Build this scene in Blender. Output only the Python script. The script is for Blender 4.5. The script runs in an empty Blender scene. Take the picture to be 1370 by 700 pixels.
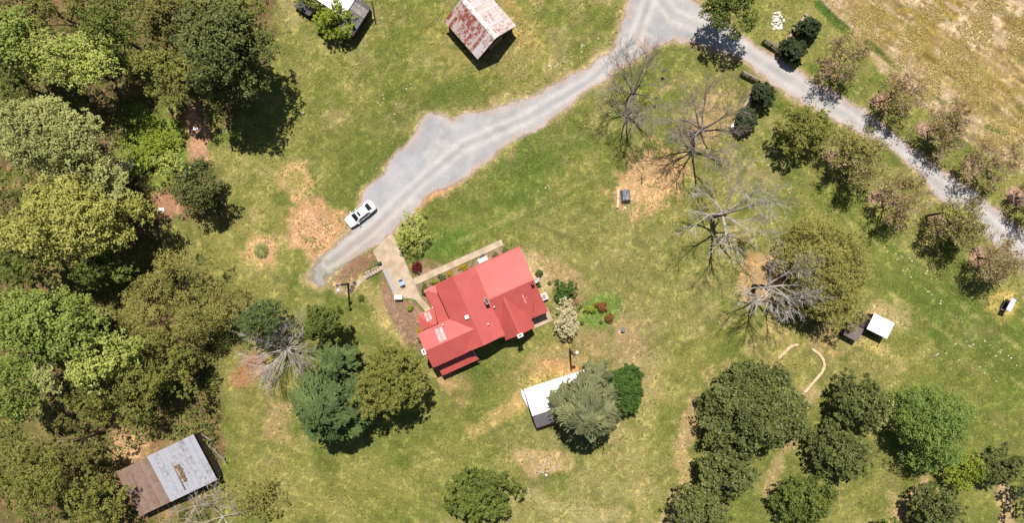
import bpy, math, random
import numpy as np
from mathutils import Vector, Matrix

# ------------------------------------------------------------------ camera, world, sun
C = bpy.context.scene
H = 102.0                     # flying height of the camera, metres
S = 0.1073                    # metres per photograph pixel on the ground
cam_d = bpy.data.cameras.new('camera')
cam = bpy.data.objects.new('camera', cam_d)
C.collection.objects.link(cam)
cam.location = (0, 0, H)
cam.rotation_euler = (0, 0, 0)
cam_d.sensor_width = 36
cam_d.lens = 36 * H / (1370 * S)
cam_d.clip_end = 5000
C.camera = cam
W = bpy.data.worlds.new('World'); C.world = W; W.use_nodes = True
nt = W.node_tree
sky = nt.nodes.new('ShaderNodeTexSky'); sky.sky_type = 'NISHITA'; sky.sun_disc = False
SUN_EL, SUN_AZ = math.radians(65), math.radians(-3)
sky.sun_elevation = SUN_EL; sky.sun_rotation = SUN_AZ
nt.links.new(sky.outputs[0], nt.nodes['Background'].inputs[0])
nt.nodes['Background'].inputs[1].default_value = 0.05
sun_d = bpy.data.lights.new('sun', 'SUN'); sun_d.energy = 5.0; sun_d.angle = math.radians(0.5)
sun_d.color = (1, 0.96, 0.9)
sun = bpy.data.objects.new('sun', sun_d); C.collection.objects.link(sun)
sd = Vector((math.sin(SUN_AZ) * math.cos(SUN_EL), math.cos(SUN_AZ) * math.cos(SUN_EL), math.sin(SUN_EL)))
sun.rotation_euler = (-sd).to_track_quat('-Z', 'Y').to_euler()
sun.location = (0, 0, 60)
C.view_settings.view_transform = 'Standard'; C.view_settings.look = 'None'
C.view_settings.exposure = 0.3; C.view_settings.gamma = 1.0

# ------------------------------------------------------------------ helpers
rs = np.random.RandomState(7)
R = random.Random(11)
coll = C.collection

def lin(c, k=1.0):
    o = []
    for v in c[:3]:
        v = v / 255.0
        o.append((v / 12.92 if v <= 0.04045 else ((v + 0.055) / 1.055) ** 2.4) * k)
    return tuple(o)

def G(px, py, z=0.0):
    """world point at height z that stands at pixel (px,py) of the photograph"""
    f = (H - z) / H
    return Vector(((px - 685) * S * f, (350 - py) * S * f, z))

def mat(name, base, rough=0.8, metal=0.0, var=0.0, scale=3.0, base2=None, bump=0.0, bscale=20.0, spec=0.3, objvar=0.0):
    m = bpy.data.materials.new(name); m.use_nodes = True
    n = m.node_tree.nodes; l = m.node_tree.links; b = n['Principled BSDF']
    b.inputs['Roughness'].default_value = rough; b.inputs['Metallic'].default_value = metal
    b.inputs['Specular IOR Level'].default_value = spec
    b.inputs['Base Color'].default_value = (*base, 1)
    if var or base2:
        tc = n.new('ShaderNodeTexCoord'); no = n.new('ShaderNodeTexNoise')
        no.inputs['Scale'].default_value = scale; no.inputs['Detail'].default_value = 6
        l.new(tc.outputs['Object'], no.inputs['Vector'])
        r = n.new('ShaderNodeValToRGB')
        b2 = base2 if base2 else tuple(v * (1 - var) for v in base)
        b1 = base if base2 else tuple(min(1, v * (1 + var)) for v in base)
        r.color_ramp.elements[0].color = (*b2, 1); r.color_ramp.elements[1].color = (*b1, 1)
        r.color_ramp.elements[0].position = 0.38; r.color_ramp.elements[1].position = 0.62
        l.new(no.outputs['Fac'], r.inputs[0])
        out = r.outputs[0]
        if objvar:
            oi = n.new('ShaderNodeObjectInfo'); hs = n.new('ShaderNodeHueSaturation')
            mr = n.new('ShaderNodeMapRange'); mr.inputs[3].default_value = 1 - objvar; mr.inputs[4].default_value = 1 + objvar
            l.new(oi.outputs['Random'], mr.inputs[0]); l.new(mr.outputs[0], hs.inputs['Value']); l.new(out, hs.inputs['Color'])
            out = hs.outputs[0]
        l.new(out, b.inputs['Base Color'])
    if bump:
        tc = n.new('ShaderNodeTexCoord'); no = n.new('ShaderNodeTexNoise'); bp = n.new('ShaderNodeBump')
        no.inputs['Scale'].default_value = bscale; no.inputs['Detail'].default_value = 5
        l.new(tc.outputs['Object'], no.inputs['Vector']); l.new(no.outputs['Fac'], bp.inputs['Height'])
        bp.inputs['Strength'].default_value = bump; bp.inputs['Distance'].default_value = 0.05
        l.new(bp.outputs[0], b.inputs['Normal'])
    return m

def leafmat(name, a, b_, transl=0.3, rough=0.6):
    """foliage: colour runs between two leaf colours with the leaf's own tint value"""
    m = bpy.data.materials.new(name); m.use_nodes = True
    n = m.node_tree.nodes; l = m.node_tree.links; p = n['Principled BSDF']
    at = n.new('ShaderNodeAttribute'); at.attribute_name = 'tint'
    r = n.new('ShaderNodeValToRGB')
    r.color_ramp.elements[0].color = (*a, 1); r.color_ramp.elements[1].color = (*b_, 1)
    l.new(at.outputs['Fac'], r.inputs[0]); l.new(r.outputs[0], p.inputs['Base Color'])
    p.inputs['Roughness'].default_value = rough; p.inputs['Specular IOR Level'].default_value = 0.25
    t = n.new('ShaderNodeBsdfTranslucent'); mx = n.new('ShaderNodeMixShader'); mx.inputs[0].default_value = transl
    l.new(r.outputs[0], t.inputs[0]); l.new(p.outputs[0], mx.inputs[1]); l.new(t.outputs[0], mx.inputs[2])
    l.new(mx.outputs[0], n['Material Output'].inputs['Surface'])
    return m

def np_mesh(name, v, f, attr=None):
    """mesh from numpy arrays; f is (n,4) or (n,3)"""
    me = bpy.data.meshes.new(name)
    v = np.asarray(v, dtype=np.float32); f = np.asarray(f, dtype=np.int32); k = f.shape[1]
    me.vertices.add(len(v)); me.vertices.foreach_set('co', v.ravel())
    me.loops.add(f.size); me.loops.foreach_set('vertex_index', f.ravel())
    me.polygons.add(len(f)); me.polygons.foreach_set('loop_start', np.arange(0, f.size, k, dtype=np.int32))
    me.update(calc_edges=True)
    if attr is not None:
        a = me.attributes.new('tint', 'FLOAT', 'FACE'); a.data.foreach_set('value', np.asarray(attr, dtype=np.float32))
    return me

def link(name, me, m=None, parent=None, loc=None):
    o = bpy.data.objects.new(name, me); coll.objects.link(o)
    if m is not None and me is not None and len(me.materials) == 0: me.materials.append(m)
    if parent is not None: o.parent = parent
    if loc is not None: o.location = loc
    return o

def tag(o, label=None, cat=None, group=None, kind=None):
    if label: o['label'] = label
    if cat: o['category'] = cat
    if group: o['group'] = group
    if kind: o['kind'] = kind
    return o

def thing(name, label, cat, loc=(0, 0, 0), rz=0.0, group=None):
    o = bpy.data.objects.new(name, None); coll.objects.link(o)
    o.location = loc; o.rotation_euler = (0, 0, rz); o.empty_display_size = 0.3
    return tag(o, label, cat, group)

class MB:
    def __init__(s): s.v = []; s.f = []
    def add(s, vs, fs):
        o = len(s.v); s.v += [tuple(p) for p in vs]; s.f += [tuple(i + o for i in q) for q in fs]; return s
    def box(s, c, d, rz=0.0, tilt=None):
        x, y, z = d[0] / 2, d[1] / 2, d[2] / 2
        m = Matrix.Rotation(rz, 3, 'Z')
        if tilt is not None: m = m @ tilt
        vs = [m @ Vector((a * x, b * y, e * z)) + Vector(c) for e in (-1, 1) for a, b in ((-1, -1), (1, -1), (1, 1), (-1, 1))]
        return s.add(vs, [(0, 3, 2, 1), (4, 5, 6, 7), (0, 1, 5, 4), (1, 2, 6, 5), (2, 3, 7, 6), (3, 0, 4, 7)])
    def prism(s, pts, z0, z1):
        n = len(pts)
        a = sum(pts[i][0] * pts[(i + 1) % n][1] - pts[(i + 1) % n][0] * pts[i][1] for i in range(n))
        if a < 0: pts = pts[::-1]
        vs = [(p[0], p[1], z0) for p in pts] + [(p[0], p[1], z1) for p in pts]
        return s.add(vs, [tuple(range(n))[::-1], tuple(range(n, 2 * n))] + [(i, (i + 1) % n, n + (i + 1) % n, n + i) for i in range(n)])
    def slab(s, pts, t):
        """planar polygon in space given thickness t downwards"""
        n = len(pts); pts = [Vector(p) for p in pts]
        nz = sum(pts[i][0] * pts[(i + 1) % n][1] - pts[(i + 1) % n][0] * pts[i][1] for i in range(n))
        if nz < 0: pts = pts[::-1]
        vs = pts + [p - Vector((0, 0, t)) for p in pts]
        return s.add(vs, [tuple(range(n)), tuple(range(n, 2 * n))[::-1]] + [(i, n + i, n + (i + 1) % n, (i + 1) % n) for i in range(n)])
    def cyl(s, c, r, h, n=12, r2=None):
        r2 = r if r2 is None else r2
        vs = [(c[0] + r * math.cos(2 * math.pi * i / n), c[1] + r * math.sin(2 * math.pi * i / n), c[2]) for i in range(n)]
        vs += [(c[0] + r2 * math.cos(2 * math.pi * i / n), c[1] + r2 * math.sin(2 * math.pi * i / n), c[2] + h) for i in range(n)]
        return s.add(vs, [tuple(range(n))[::-1], tuple(range(n, 2 * n))] + [(i, (i + 1) % n, n + (i + 1) % n, n + i) for i in range(n)])
    def ring(s, c, r, ri, h, n=14):
        for i in range(n):
            a0, a1 = 2 * math.pi * i / n, 2 * math.pi * (i + 1) / n
            p = [(c[0] + q * math.cos(a), c[1] + q * math.sin(a)) for q, a in ((ri, a0), (r, a0), (r, a1), (ri, a1))]
            s.prism(p, c[2], c[2] + h)
        return s
    def tube(s, pts, rad, n=5):
        pts = [Vector(p) for p in pts]
        o = len(s.v)
        for i, p in enumerate(pts):
            d = (pts[min(i + 1, len(pts) - 1)] - pts[max(i - 1, 0)])
            if d.length < 1e-6: d = Vector((0, 0, 1))
            d.normalize()
            a = d.cross(Vector((0, 0, 1)))
            if a.length < 0.1: a = d.cross(Vector((1, 0, 0)))
            a.normalize(); b = d.cross(a)
            for k in range(n):
                t = 2 * math.pi * k / n
                s.v.append(tuple(p + (a * math.cos(t) + b * math.sin(t)) * rad[i]))
        for i in range(len(pts) - 1):
            for k in range(n):
                s.f.append((o + i * n + k, o + i * n + (k + 1) % n, o + (i + 1) * n + (k + 1) % n, o + (i + 1) * n + k))
        s.f.append(tuple(o + k for k in range(n))); s.f.append(tuple(o + (len(pts) - 1) * n + k for k in range(n))[::-1])
        return s
    def build(s, name, m, parent=None, bevel=0.0, smooth=False, loc=None):
        me = bpy.data.meshes.new(name); me.from_pydata(s.v, [], s.f); me.update()
        if smooth: me.polygons.foreach_set('use_smooth', [True] * len(me.polygons))
        o = link(name, me, m, parent, loc)
        if bevel:
            b = o.modifiers.new('bevel', 'BEVEL'); b.width = bevel; b.segments = 2; b.limit_method = 'ANGLE'
        return o

# ------------------------------------------------------------------ noise in numpy
def vnoise(x, y, seed=0):
    xi = np.floor(x).astype(np.int64); yi = np.floor(y).astype(np.int64)
    xf = x - xi; yf = y - yi
    xf = xf * xf * (3 - 2 * xf); yf = yf * yf * (3 - 2 * yf)
    def h(a, b):
        n = (a * 374761393 + b * 668265263 + seed * 1274126177) & 0xffffffff
        n = ((n ^ (n >> 13)) * 1274126177) & 0xffffffff
        return ((n ^ (n >> 16)) & 0xffff) / 65535.0
    return (h(xi, yi) * (1 - xf) + h(xi + 1, yi) * xf) * (1 - yf) + (h(xi, yi + 1) * (1 - xf) + h(xi + 1, yi + 1) * xf) * yf

def fbm(x, y, sc, oct=5, seed=0, gain=0.55):
    t = 0; a = 1; n = 0
    for o in range(oct):
        t = t + a * vnoise(x / sc + 17.3 * o, y / sc - 9.1 * o, seed + o); n += a; a *= gain; sc /= 2.03
    return t / n

def sstep(a, b, x):
    t = np.clip((x - a) / (b - a), 0, 1); return t * t * (3 - 2 * t)

def polydist(X, Y, P):
    """signed distance (negative inside) in pixels"""
    d = np.full(X.shape, 1e9); ins = np.zeros(X.shape, bool); n = len(P)
    for i in range(n):
        x0, y0 = P[i]; x1, y1 = P[(i + 1) % n]
        ex, ey = x1 - x0, y1 - y0
        t = np.clip(((X - x0) * ex + (Y - y0) * ey) / (ex * ex + ey * ey + 1e-9), 0, 1)
        d = np.minimum(d, np.hypot(X - x0 - t * ex, Y - y0 - t * ey))
        if y0 != y1:
            c = ((y0 > Y) != (y1 > Y)) & (X < (x1 - x0) * (Y - y0) / (y1 - y0) + x0)
            ins ^= c
    return np.where(ins, -d, d)

def linedist(X, Y, P):
    d = np.full(X.shape, 1e9)
    for i in range(len(P) - 1):
        x0, y0 = P[i]; x1, y1 = P[i + 1]; ex, ey = x1 - x0, y1 - y0
        t = np.clip(((X - x0) * ex + (Y - y0) * ey) / (ex * ex + ey * ey + 1e-9), 0, 1)
        d = np.minimum(d, np.hypot(X - x0 - t * ex, Y - y0 - t * ey))
    return d

# ------------------------------------------------------------------ shapes on the ground, in photograph pixels
ROAD = [(836, 20), (838, 0), (830, -40), (800, -90), (850, -120), (905, -40), (928, 0), (947, 14), (975, 32), (1002, 51), (1020, 63), (1064, 92), (1089, 110),
        (1157, 147), (1212, 192), (1267, 230), (1315, 264), (1370, 309), (1480, 400), (1480, 470), (1370, 366), (1328, 322), (1304, 302), (1256, 268),
        (1232, 236), (1178, 189), (1116, 164), (1054, 127), (1023, 103), (978, 72), (934, 57), (899, 57), (865, 68), (845, 82), (824, 99),
        (783, 127), (731, 165), (680, 193), (635, 229), (608, 247), (580, 261), (559, 280), (535, 300), (523, 314), (498, 334), (470, 348), (448, 366), (429, 382), (412, 376),
        (409, 367), (419, 353), (440, 335), (467, 312), (480, 292), (487, 262), (497, 246), (515, 233), (524, 216), (535, 200), (549, 182), (558, 168), (573, 154), (588, 150), (606, 156),
        (625, 153), (648, 151), (680, 139), (712, 126), (748, 110), (780, 92), (807, 72), (822, 60), (831, 45)]
XM, YM = 74.0, 38.5
def axis(m, far):
    fine = np.arange(-m, m + .01, 0.2)
    out = []; x = m; st = 0.4
    while x < far: x += st; st *= 1.35; out.append(x)
    out = np.array(out)
    return np.concatenate([-out[::-1], fine, out])
gx, gy = axis(XM, 1500), axis(YM, 1500)
GX, GY = np.meshgrid(gx, gy)
nx, ny = len(gx), len(gy)
PX, PY = GX / S + 685, 350 - GY / S
wob = (fbm(GX, GY, 3.0, 5, 3) - .5)
wob2 = (fbm(GX, GY, 1.1, 4, 31) - .5)
n_big = fbm(GX, GY, 16, 4, 5); n_mid = fbm(GX, GY, 4.5, 5, 9); n_fin = fbm(GX, GY, 1.2, 4, 15); n_sp = fbm(GX, GY, 0.5, 3, 44)
def ell(cx, cy, rx, ry, ang=0, soft=.35, w=1.1):
    a = math.radians(ang); dx, dy = PX - cx, PY - cy
    u = dx * math.cos(a) + dy * math.sin(a); v = -dx * math.sin(a) + dy * math.cos(a)
    d = np.hypot(u / rx, v / ry) + wob * w + wob2 * .95 * w
    return 1 - sstep(1 - soft, 1 + soft, d)
def pol(P, soft=6, w=24):
    return 1 - sstep(-soft, soft, polydist(PX, PY, P) + wob * w + wob2 * w * .5)
K = 0.70
col = np.zeros(GX.shape + (3,))
def c3(c, k=None): return np.array(lin(c, k or K))
def mix(c, m):
    global col
    m = np.clip(m, 0, 1)[..., None]; col = col * (1 - m) + c3(c) * m
# lawn
col[:] = c3((148, 148, 76))
mix((126, 136, 60), sstep(.42, .62, n_mid) * .8)
mix((168, 160, 94), sstep(.5, .66, fbm(GX, GY, 6, 5, 22)) * .75)
mix((176, 160, 108), sstep(.52, .66, fbm(GX, GY, 3.2, 5, 71)) * .8 * sstep(.4, .6, n_big))
mix((112, 126, 52), sstep(.56, .66, fbm(GX, GY, 2.2, 4, 81)) * .6)
# lusher and drier areas of the lawn
for e, c, k in [((620, 120, 60, 22, -25), (92, 118, 40), .6), ((500, 215, 60, 60, -30), (104, 118, 48), .6), ((560, 150, 55, 30, -50), (108, 116, 58), .4),
                ((630, 215, 60, 26, -35), (88, 120, 40), .0), ((690, 235, 90, 40, -35), (92, 122, 42), .55), ((600, 325, 50, 16, -25), (80, 125, 38), .75),
                ((950, 80, 60, 26, 10), (84, 116, 40), .6), ((740, 205, 60, 30, -35), (100, 124, 46), .4), ((720, 280, 40, 24, 0), (84, 122, 40), .35),
                ((1120, 110, 40, 26, 30), (96, 122, 44), .6), ((1220, 210, 50, 22, 35), (96, 122, 44), .6), ((1300, 450, 90, 50, 35), (92, 120, 44), .55), ((1230, 400, 60, 30, 30), (104, 126, 50), .5),
                ((1350, 560, 60, 60, 35), (118, 132, 58), .5), ((440, 380, 40, 20, 0), (84, 122, 40), .5), ((800, 40, 50, 30, 0), (106, 126, 44), .4), ((540, 60, 60, 50, 0), (128, 138, 58), .5),
                ((600, 560, 50, 50, 0), (128, 136, 60), .4), ((700, 575, 60, 25, 20), (96, 124, 44), .5), ((760, 650, 70, 12, 15), (112, 124, 54), .5), ((650, 500, 50, 30, -20), (92, 120, 42), .5), ((500, 350, 30, 12, 0), (110, 120, 50), .4)]:
    mix(c, ell(*e, soft=.6) * k)
for e, c, k in [((830, 350, 110, 60, 25), (168, 156, 102), .55), ((780, 420, 120, 40, 35), (176, 158, 110), .5), ((810, 480, 60, 40, 0), (184, 160, 118), .5), ((860, 440, 26, 50, -20), (182, 154, 116), .4),
                ((720, 600, 60, 40, 10), (186, 168, 116), .6), ((820, 650, 90, 34, 0), (176, 164, 108), .65), ((740, 690, 90, 26, 10), (184, 168, 118), .5), ((860, 560, 22, 110, 5), (170, 162, 100), .5),
                ((700, 540, 30, 50, 60), (160, 150, 90), .3), ((600, 500, 20, 45, -30), (190, 160, 112), .6), ((740, 480, 80, 18, -20), (196, 158, 116), .7), ((340, 500, 40, 110, -5), (176, 156, 96), .55), ((420, 660, 120, 40, 0), (160, 152, 82), .5),
                ((700, 320, 80, 30, 30), (150, 148, 84), .4), ((960, 110, 60, 40, 20), (166, 158, 88), .5), ((960, 150, 34, 60, 30), (186, 158, 110), .55), ((1000, 20, 60, 40, 0), (158, 156, 80), .6),
                ((1140, 490, 70, 26, 10), (182, 160, 110), .55), ((1050, 510, 40, 60, 20), (176, 160, 90), .5), ((1160, 600, 60, 60, 0), (164, 156, 88), .4), ((900, 500, 70, 20, -10), (160, 156, 84), .5), ((660, 60, 60, 50, 20), (176, 154, 92), .4),
                ((690, 30, 16, 50, -35), (200, 168, 104), .75), ((470, 30, 50, 30, 0), (186, 162, 104), .4), ((600, 60, 20, 50, -45), (180, 164, 92), .6), ((720, 110, 60, 10, -30), (188, 168, 112), .5), ((1100, 430, 50, 20, 0), (172, 160, 96), .5), ((240, 320, 50, 30, 20), (180, 164, 100), .6), ((330, 330, 60, 60, 0), (166, 156, 88), .5), ((390, 120, 40, 50, 0), (150, 150, 72), .4), ((1060, 40, 30, 40, 0), (170, 158, 92), .5)]:
    mix(c, ell(*e, soft=.6) * k * (0.35 + 0.8 * n_fin))
sd1 = fbm((GX * .8 + GY * .6) / 5, -GX * .6 + GY * .8, .8, 3, 301); sd2 = fbm((GX * .9 - GY * .42) / 5, GX * .42 + GY * .9, .8, 3, 305)
col *= (1 + (np.where(n_big > .5, sd1, sd2) - .5) * .45)[..., None]
col = col * .86 + col.mean(2, keepdims=True) * .14; col *= np.array([.85, .84, .69]); K = .68
# bare soil patches
for e, c, k in [((265, 178, 17, 46, -5), (196, 152, 118), .95), ((225, 277, 26, 22, 0), (190, 142, 110), .9), ((393, 240, 21, 21, 0), (202, 168, 118), .85), ((352, 336, 21, 21, 0), (206, 164, 122), .9),
                ((424, 312, 30, 40, -35), (216, 168, 128), .95), ((452, 292, 46, 12, 20), (206, 160, 118), .8), ((866, 242, 50, 34, -30), (212, 172, 124), .95), ((1020, 375, 26, 40, 20), (204, 164, 116), .85), ((835, 448, 30, 20, 60), (188, 158, 118), .3),
                ((728, 620, 42, 16, 10), (206, 172, 128), .7), ((336, 492, 32, 14, -40), (182, 126, 98), .7), ((370, 560, 18, 36, -15), (186, 156, 112), .6), ((590, 490, 14, 40, -20), (198, 160, 114), .7), ((215, 445, 40, 40, 0), (182, 140, 106), .9),
                ((760, 495, 30, 9, 10), (206, 148, 108), .75), ((1340, 405, 20, 22, 0), (192, 170, 96), .95), ((180, 650, 60, 60, 0), (196, 152, 110), .8), ((500, 396, 14, 60, -30), (196, 172, 116), .6), ((690, 545, 12, 70, 60), (200, 170, 110), .6), ((1180, 425, 30, 20, 0), (206, 180, 130), .7), ((1160, 460, 40, 10, 20), (196, 176, 110), .8),
                ((1108, 455, 26, 24, 0), (190, 156, 110), .6), ((945, 160, 22, 46, 30), (198, 160, 122), .5), ((740, 365, 40, 18, 20), (190, 156, 116), .6), ((716, 365, 14, 40, -25), (200, 176, 130), .7), ((850, 480, 26, 40, -30), (186, 156, 120), .35), ((1040, 440, 30, 20, 0), (188, 168, 104), .4), ((720, 425, 16, 10, -20), (196, 170, 120), .9), ((960, 500, 14, 30, 50), (190, 164, 110), .6), ((925, 560, 10, 40, 10), (196, 160, 120), .6)]:
    mix(c, ell(*e) * k)
for x_, y_ in ((1111, 91), (1177, 134), (1240, 174), (1300, 219), (1359, 263), (1068, 178), (1120, 212), (1180, 264), (1252, 300), (1309, 343)): mix((192, 150, 134), ell(x_, y_, 12, 11, 0, .5) * .85)
mix((206, 170, 122), ell(393, 240, 20, 20, 0, .2, .6) * .7 * (1 - .5 * ell(393, 240, 12, 12, 0, .3, .8))); mix((212, 168, 126), ell(352, 335, 20, 19, 0, .2, .6) * .85); mix((196, 172, 98), ell(1340, 405, 19, 20, 0, .2, .5) * .9); mix((206, 168, 122), ell(866, 242, 48, 30, -30, .2, .7) * .6)
mix((198, 172, 112), (ell(352, 336, 24, 24) - ell(352, 336, 19, 19)).clip(0, 1) * .8)
mix((150, 148, 70), ell(393, 240, 12, 12) * .6); mix((196, 178, 98), ell(345, 345, 8, 10) * .5)
# soil strips through the right grove
for P, w_, c, k in [([(1086, 528), (1066, 575), (1040, 620), (1030, 660)], 9, (194, 164, 122), .6), ([(1240, 640), (1225, 655), (1190, 700)], 5, (200, 160, 124), .85), ([(1340, 650), (1350, 700)], 8, (206, 172, 130), .8), ([(910, 600), (920, 640), (890, 700)], 10, (194, 164, 118), .7),
                 ([(860, 700), (850, 600), (870, 520)], 12, (176, 160, 104), .45), ([(690, 700), (560, 600), (480, 620)], 8, (170, 160, 92), .3), ([(700, 660), (780, 690), (850, 690)], 7, (186, 170, 118), .5), ([(690, 540), (720, 505), (760, 495)], 9, (204, 170, 110), .6)]:
    d = linedist(PX, PY, P) + wob * 22 + wob2 * 10
    mix(c, (1 - sstep(w_ - 4, w_ + 4, d)) * k)
# terrace lines in the lawn
for P in ([(800, 235), (600, 330)], [(590, 160), (520, 215), (490, 245)], [(1010, 165), (1060, 235), (1180, 330), (1370, 470)], [(1080, 300), (1200, 400), (1370, 520)], [(1150, 290), (1260, 370), (1370, 430)], [(900, 330), (1010, 430)]):
    d = linedist(PX, PY, P)
    mix((184, 172, 112), np.exp(-((d + wob * 14) / 3) ** 2) * .35 * sstep(.35, .6, n_fin)); mix((96, 116, 46), np.exp(-((d - 8 + wob * 14) / 5) ** 2) * .35)
# forest floor
FOREST = [(-60, -80), (372, -80), (366, 60), (352, 118), (300, 168), (250, 152), (242, 210), (292, 232), (300, 290), (200, 300), (215, 330), (310, 400), (322, 455), (296, 480), (300, 560), (285, 700), (240, 780), (-60, 780)]
fm = pol(FOREST, 8, 30)
mix((110, 96, 62), fm * .55); mix((120, 92, 68), fm * sstep(.45, .6, n_mid) * .7); mix((150, 118, 88), fm * sstep(.55, .66, n_fin) * .5)
mix((132, 152, 62), ell(205, 195, 42, 46) * .9)
mix((206, 166, 122), ell(172, 600, 26, 22) * .8); mix((196, 150, 120), ell(265, 178, 15, 42, -5) * .8); mix((190, 142, 112), ell(228, 275, 22, 18) * .8)
# hay field behind the road
FIELD = [(1088, -6), (1130, 40), (1180, 95), (1240, 150), (1300, 190), (1370, 232), (1500, 300), (1500, -200), (1060, -200)]
ff = pol(FIELD, 4, 12)
ca, sa = math.cos(math.radians(-37)), math.sin(math.radians(-37))
U_, V_ = GX * ca + GY * sa, -GX * sa + GY * ca
st = fbm(U_ / 4.0, V_, 0.55, 3, 91); st2 = fbm(U_ / 2.5, V_, 2.6, 5, 93)
mix((188, 164, 110), ff); mix((170, 150, 76), ff * sstep(.4, .6, st2) * .9); mix((226, 200, 164), ff * sstep(.46, .58, fbm(U_ / 2, V_, 5.5, 5, 97)) * sstep(.38, .6, n_fin) * .9)
mix((214, 184, 150), ff * np.exp(-((V_ - 10.5 - wob * 12) / 3.6) ** 2) * .0)
mix((222, 192, 160), ff * np.exp(-(linedist(PX, PY, [(1100, -30), (1170, 60), (1250, 120), (1380, 220)]) / 26) ** 2) * (.35 + sstep(.4, .6, n_mid)) * .7)
mix((184, 164, 96), ff * sstep(.55, .68, fbm(GX, GY, 9, 4, 99)) * .6); mix((228, 200, 164), ff * sstep(.55, .68, st) * .6); mix((128, 112, 62), ff * sstep(.58, .68, fbm(U_ / 3, V_, .9, 3, 101)) * .6)
bd = linedist(PX, PY, [(1095, 5), (1120, 30), (1140, 44)]) + wob * 10; mix((74, 106, 36), (1 - sstep(4, 9, bd)) * .9)
bd = linedist(PX, PY, [(1162, 58), (1180, 72), (1196, 88)]) + wob * 14; mix((84, 110, 44), (1 - sstep(2, 8, bd)) * .8)
bd = linedist(PX, PY, [(1320, 170), (1345, 180)]) + wob * 14; mix((74, 112, 40), (1 - sstep(2, 6, bd)) * .8)
bd = linedist(PX, PY, [(1240, 122), (1262, 138)]) + wob * 14; mix((94, 120, 40), (1 - sstep(2, 6, bd)) * .7)
col = np.where((ff > .5)[..., None], col * .78 * (1 + .09 * np.sin(V_ * 5.6 + wob * 9) + .06 * np.sin(V_ * 2.1 + wob * 6))[..., None], col)
# soil and straw along the gravel
rd = polydist(PX, PY, ROAD)
mix((190, 166, 118), (1 - sstep(1, 12, rd + wob * 30)) * .7 * sstep(.35, .6, n_mid)); mix((200, 176, 146), (1 - sstep(0, 4, rd + wob * 12)) * .55)
mix((212, 156, 112), (1 - sstep(0, 7, rd + wob * 8)) * ell(575, 268, 40, 12, -38) * .9)
for b, c, k in [([(470, 347), (498, 334), (506, 350), (482, 368), (462, 384), (446, 378)], (158, 120, 98), .95), ([(512, 366), (530, 400), (556, 404), (567, 418), (562, 450), (563, 470), (545, 463), (526, 432), (512, 404)], (156, 124, 104), .95),
                ([(548, 355), (570, 346), (590, 352), (590, 364), (558, 377)], (176, 140, 116), .9), ([(556, 383), (673, 329), (680, 340), (572, 400)], (158, 130, 110), .95), ([(556, 384), (575, 385), (580, 412), (570, 405)], (160, 128, 110), .9), ([(445, 378), (470, 372), (480, 386), (462, 400), (448, 392)], (206, 170, 136), .8)]:
    mix(c, pol(b, 2, 5) * k)
mix((104, 140, 56), ell(800, 415, 26, 22, -20) * .8)
for c_ in ((535, 372), (571, 432)): pass
# small scale variety: grass clumps, dead patches, soil grain
out = sstep(1, 6, rd)
col *= (0.82 + 0.36 * n_fin)[..., None]
col *= (1 + (sstep(.60, .72, n_sp) * .45 - sstep(.40, .28, n_sp) * 1.0 * 0)[..., None] * np.array([1.1, .98, .85]))
dk = sstep(.60, .68, fbm(GX, GY, 1.4, 3, 57)) * sstep(.5, .62, fbm(GX, GY, 8, 3, 58)); mixc = c3((98, 112, 46))
col = col * (1 - .55 * (dk * out * (1 - ff))[..., None]) + mixc * .55 * (dk * out * (1 - ff))[..., None]
far = np.maximum(np.abs(GX) - 80, np.abs(GY) - 45).clip(0, 60)[..., None] / 60
col = col * (1 - far) + c3((120, 128, 62)) * far

def vsheet(name, Z, keep, colr, alpha=None):
    """a piece of the ground grid with its own colours"""
    idx = np.arange(nx * ny).reshape(ny, nx)
    f = np.stack([idx[:-1, :-1], idx[:-1, 1:], idx[1:, 1:], idx[1:, :-1]], -1).reshape(-1, 4)
    if keep is not None:
        k = keep[:-1, :-1] | keep[:-1, 1:] | keep[1:, 1:] | keep[1:, :-1]
        f = f[k.ravel()]
    used = np.unique(f); rem = np.zeros(nx * ny, np.int32); rem[used] = np.arange(len(used))
    v = np.stack([GX.ravel(), GY.ravel(), Z.ravel()], -1)[used]
    me = np_mesh(name, v, rem[f])
    a = me.attributes.new('tone', 'FLOAT_COLOR', 'POINT')
    cc = np.concatenate([colr.reshape(-1, 3), np.ones((nx * ny, 1)) if alpha is None else alpha.reshape(-1, 1)], -1)[used]
    a.data.foreach_set('color', cc.astype(np.float32).ravel())
    return me

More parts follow.
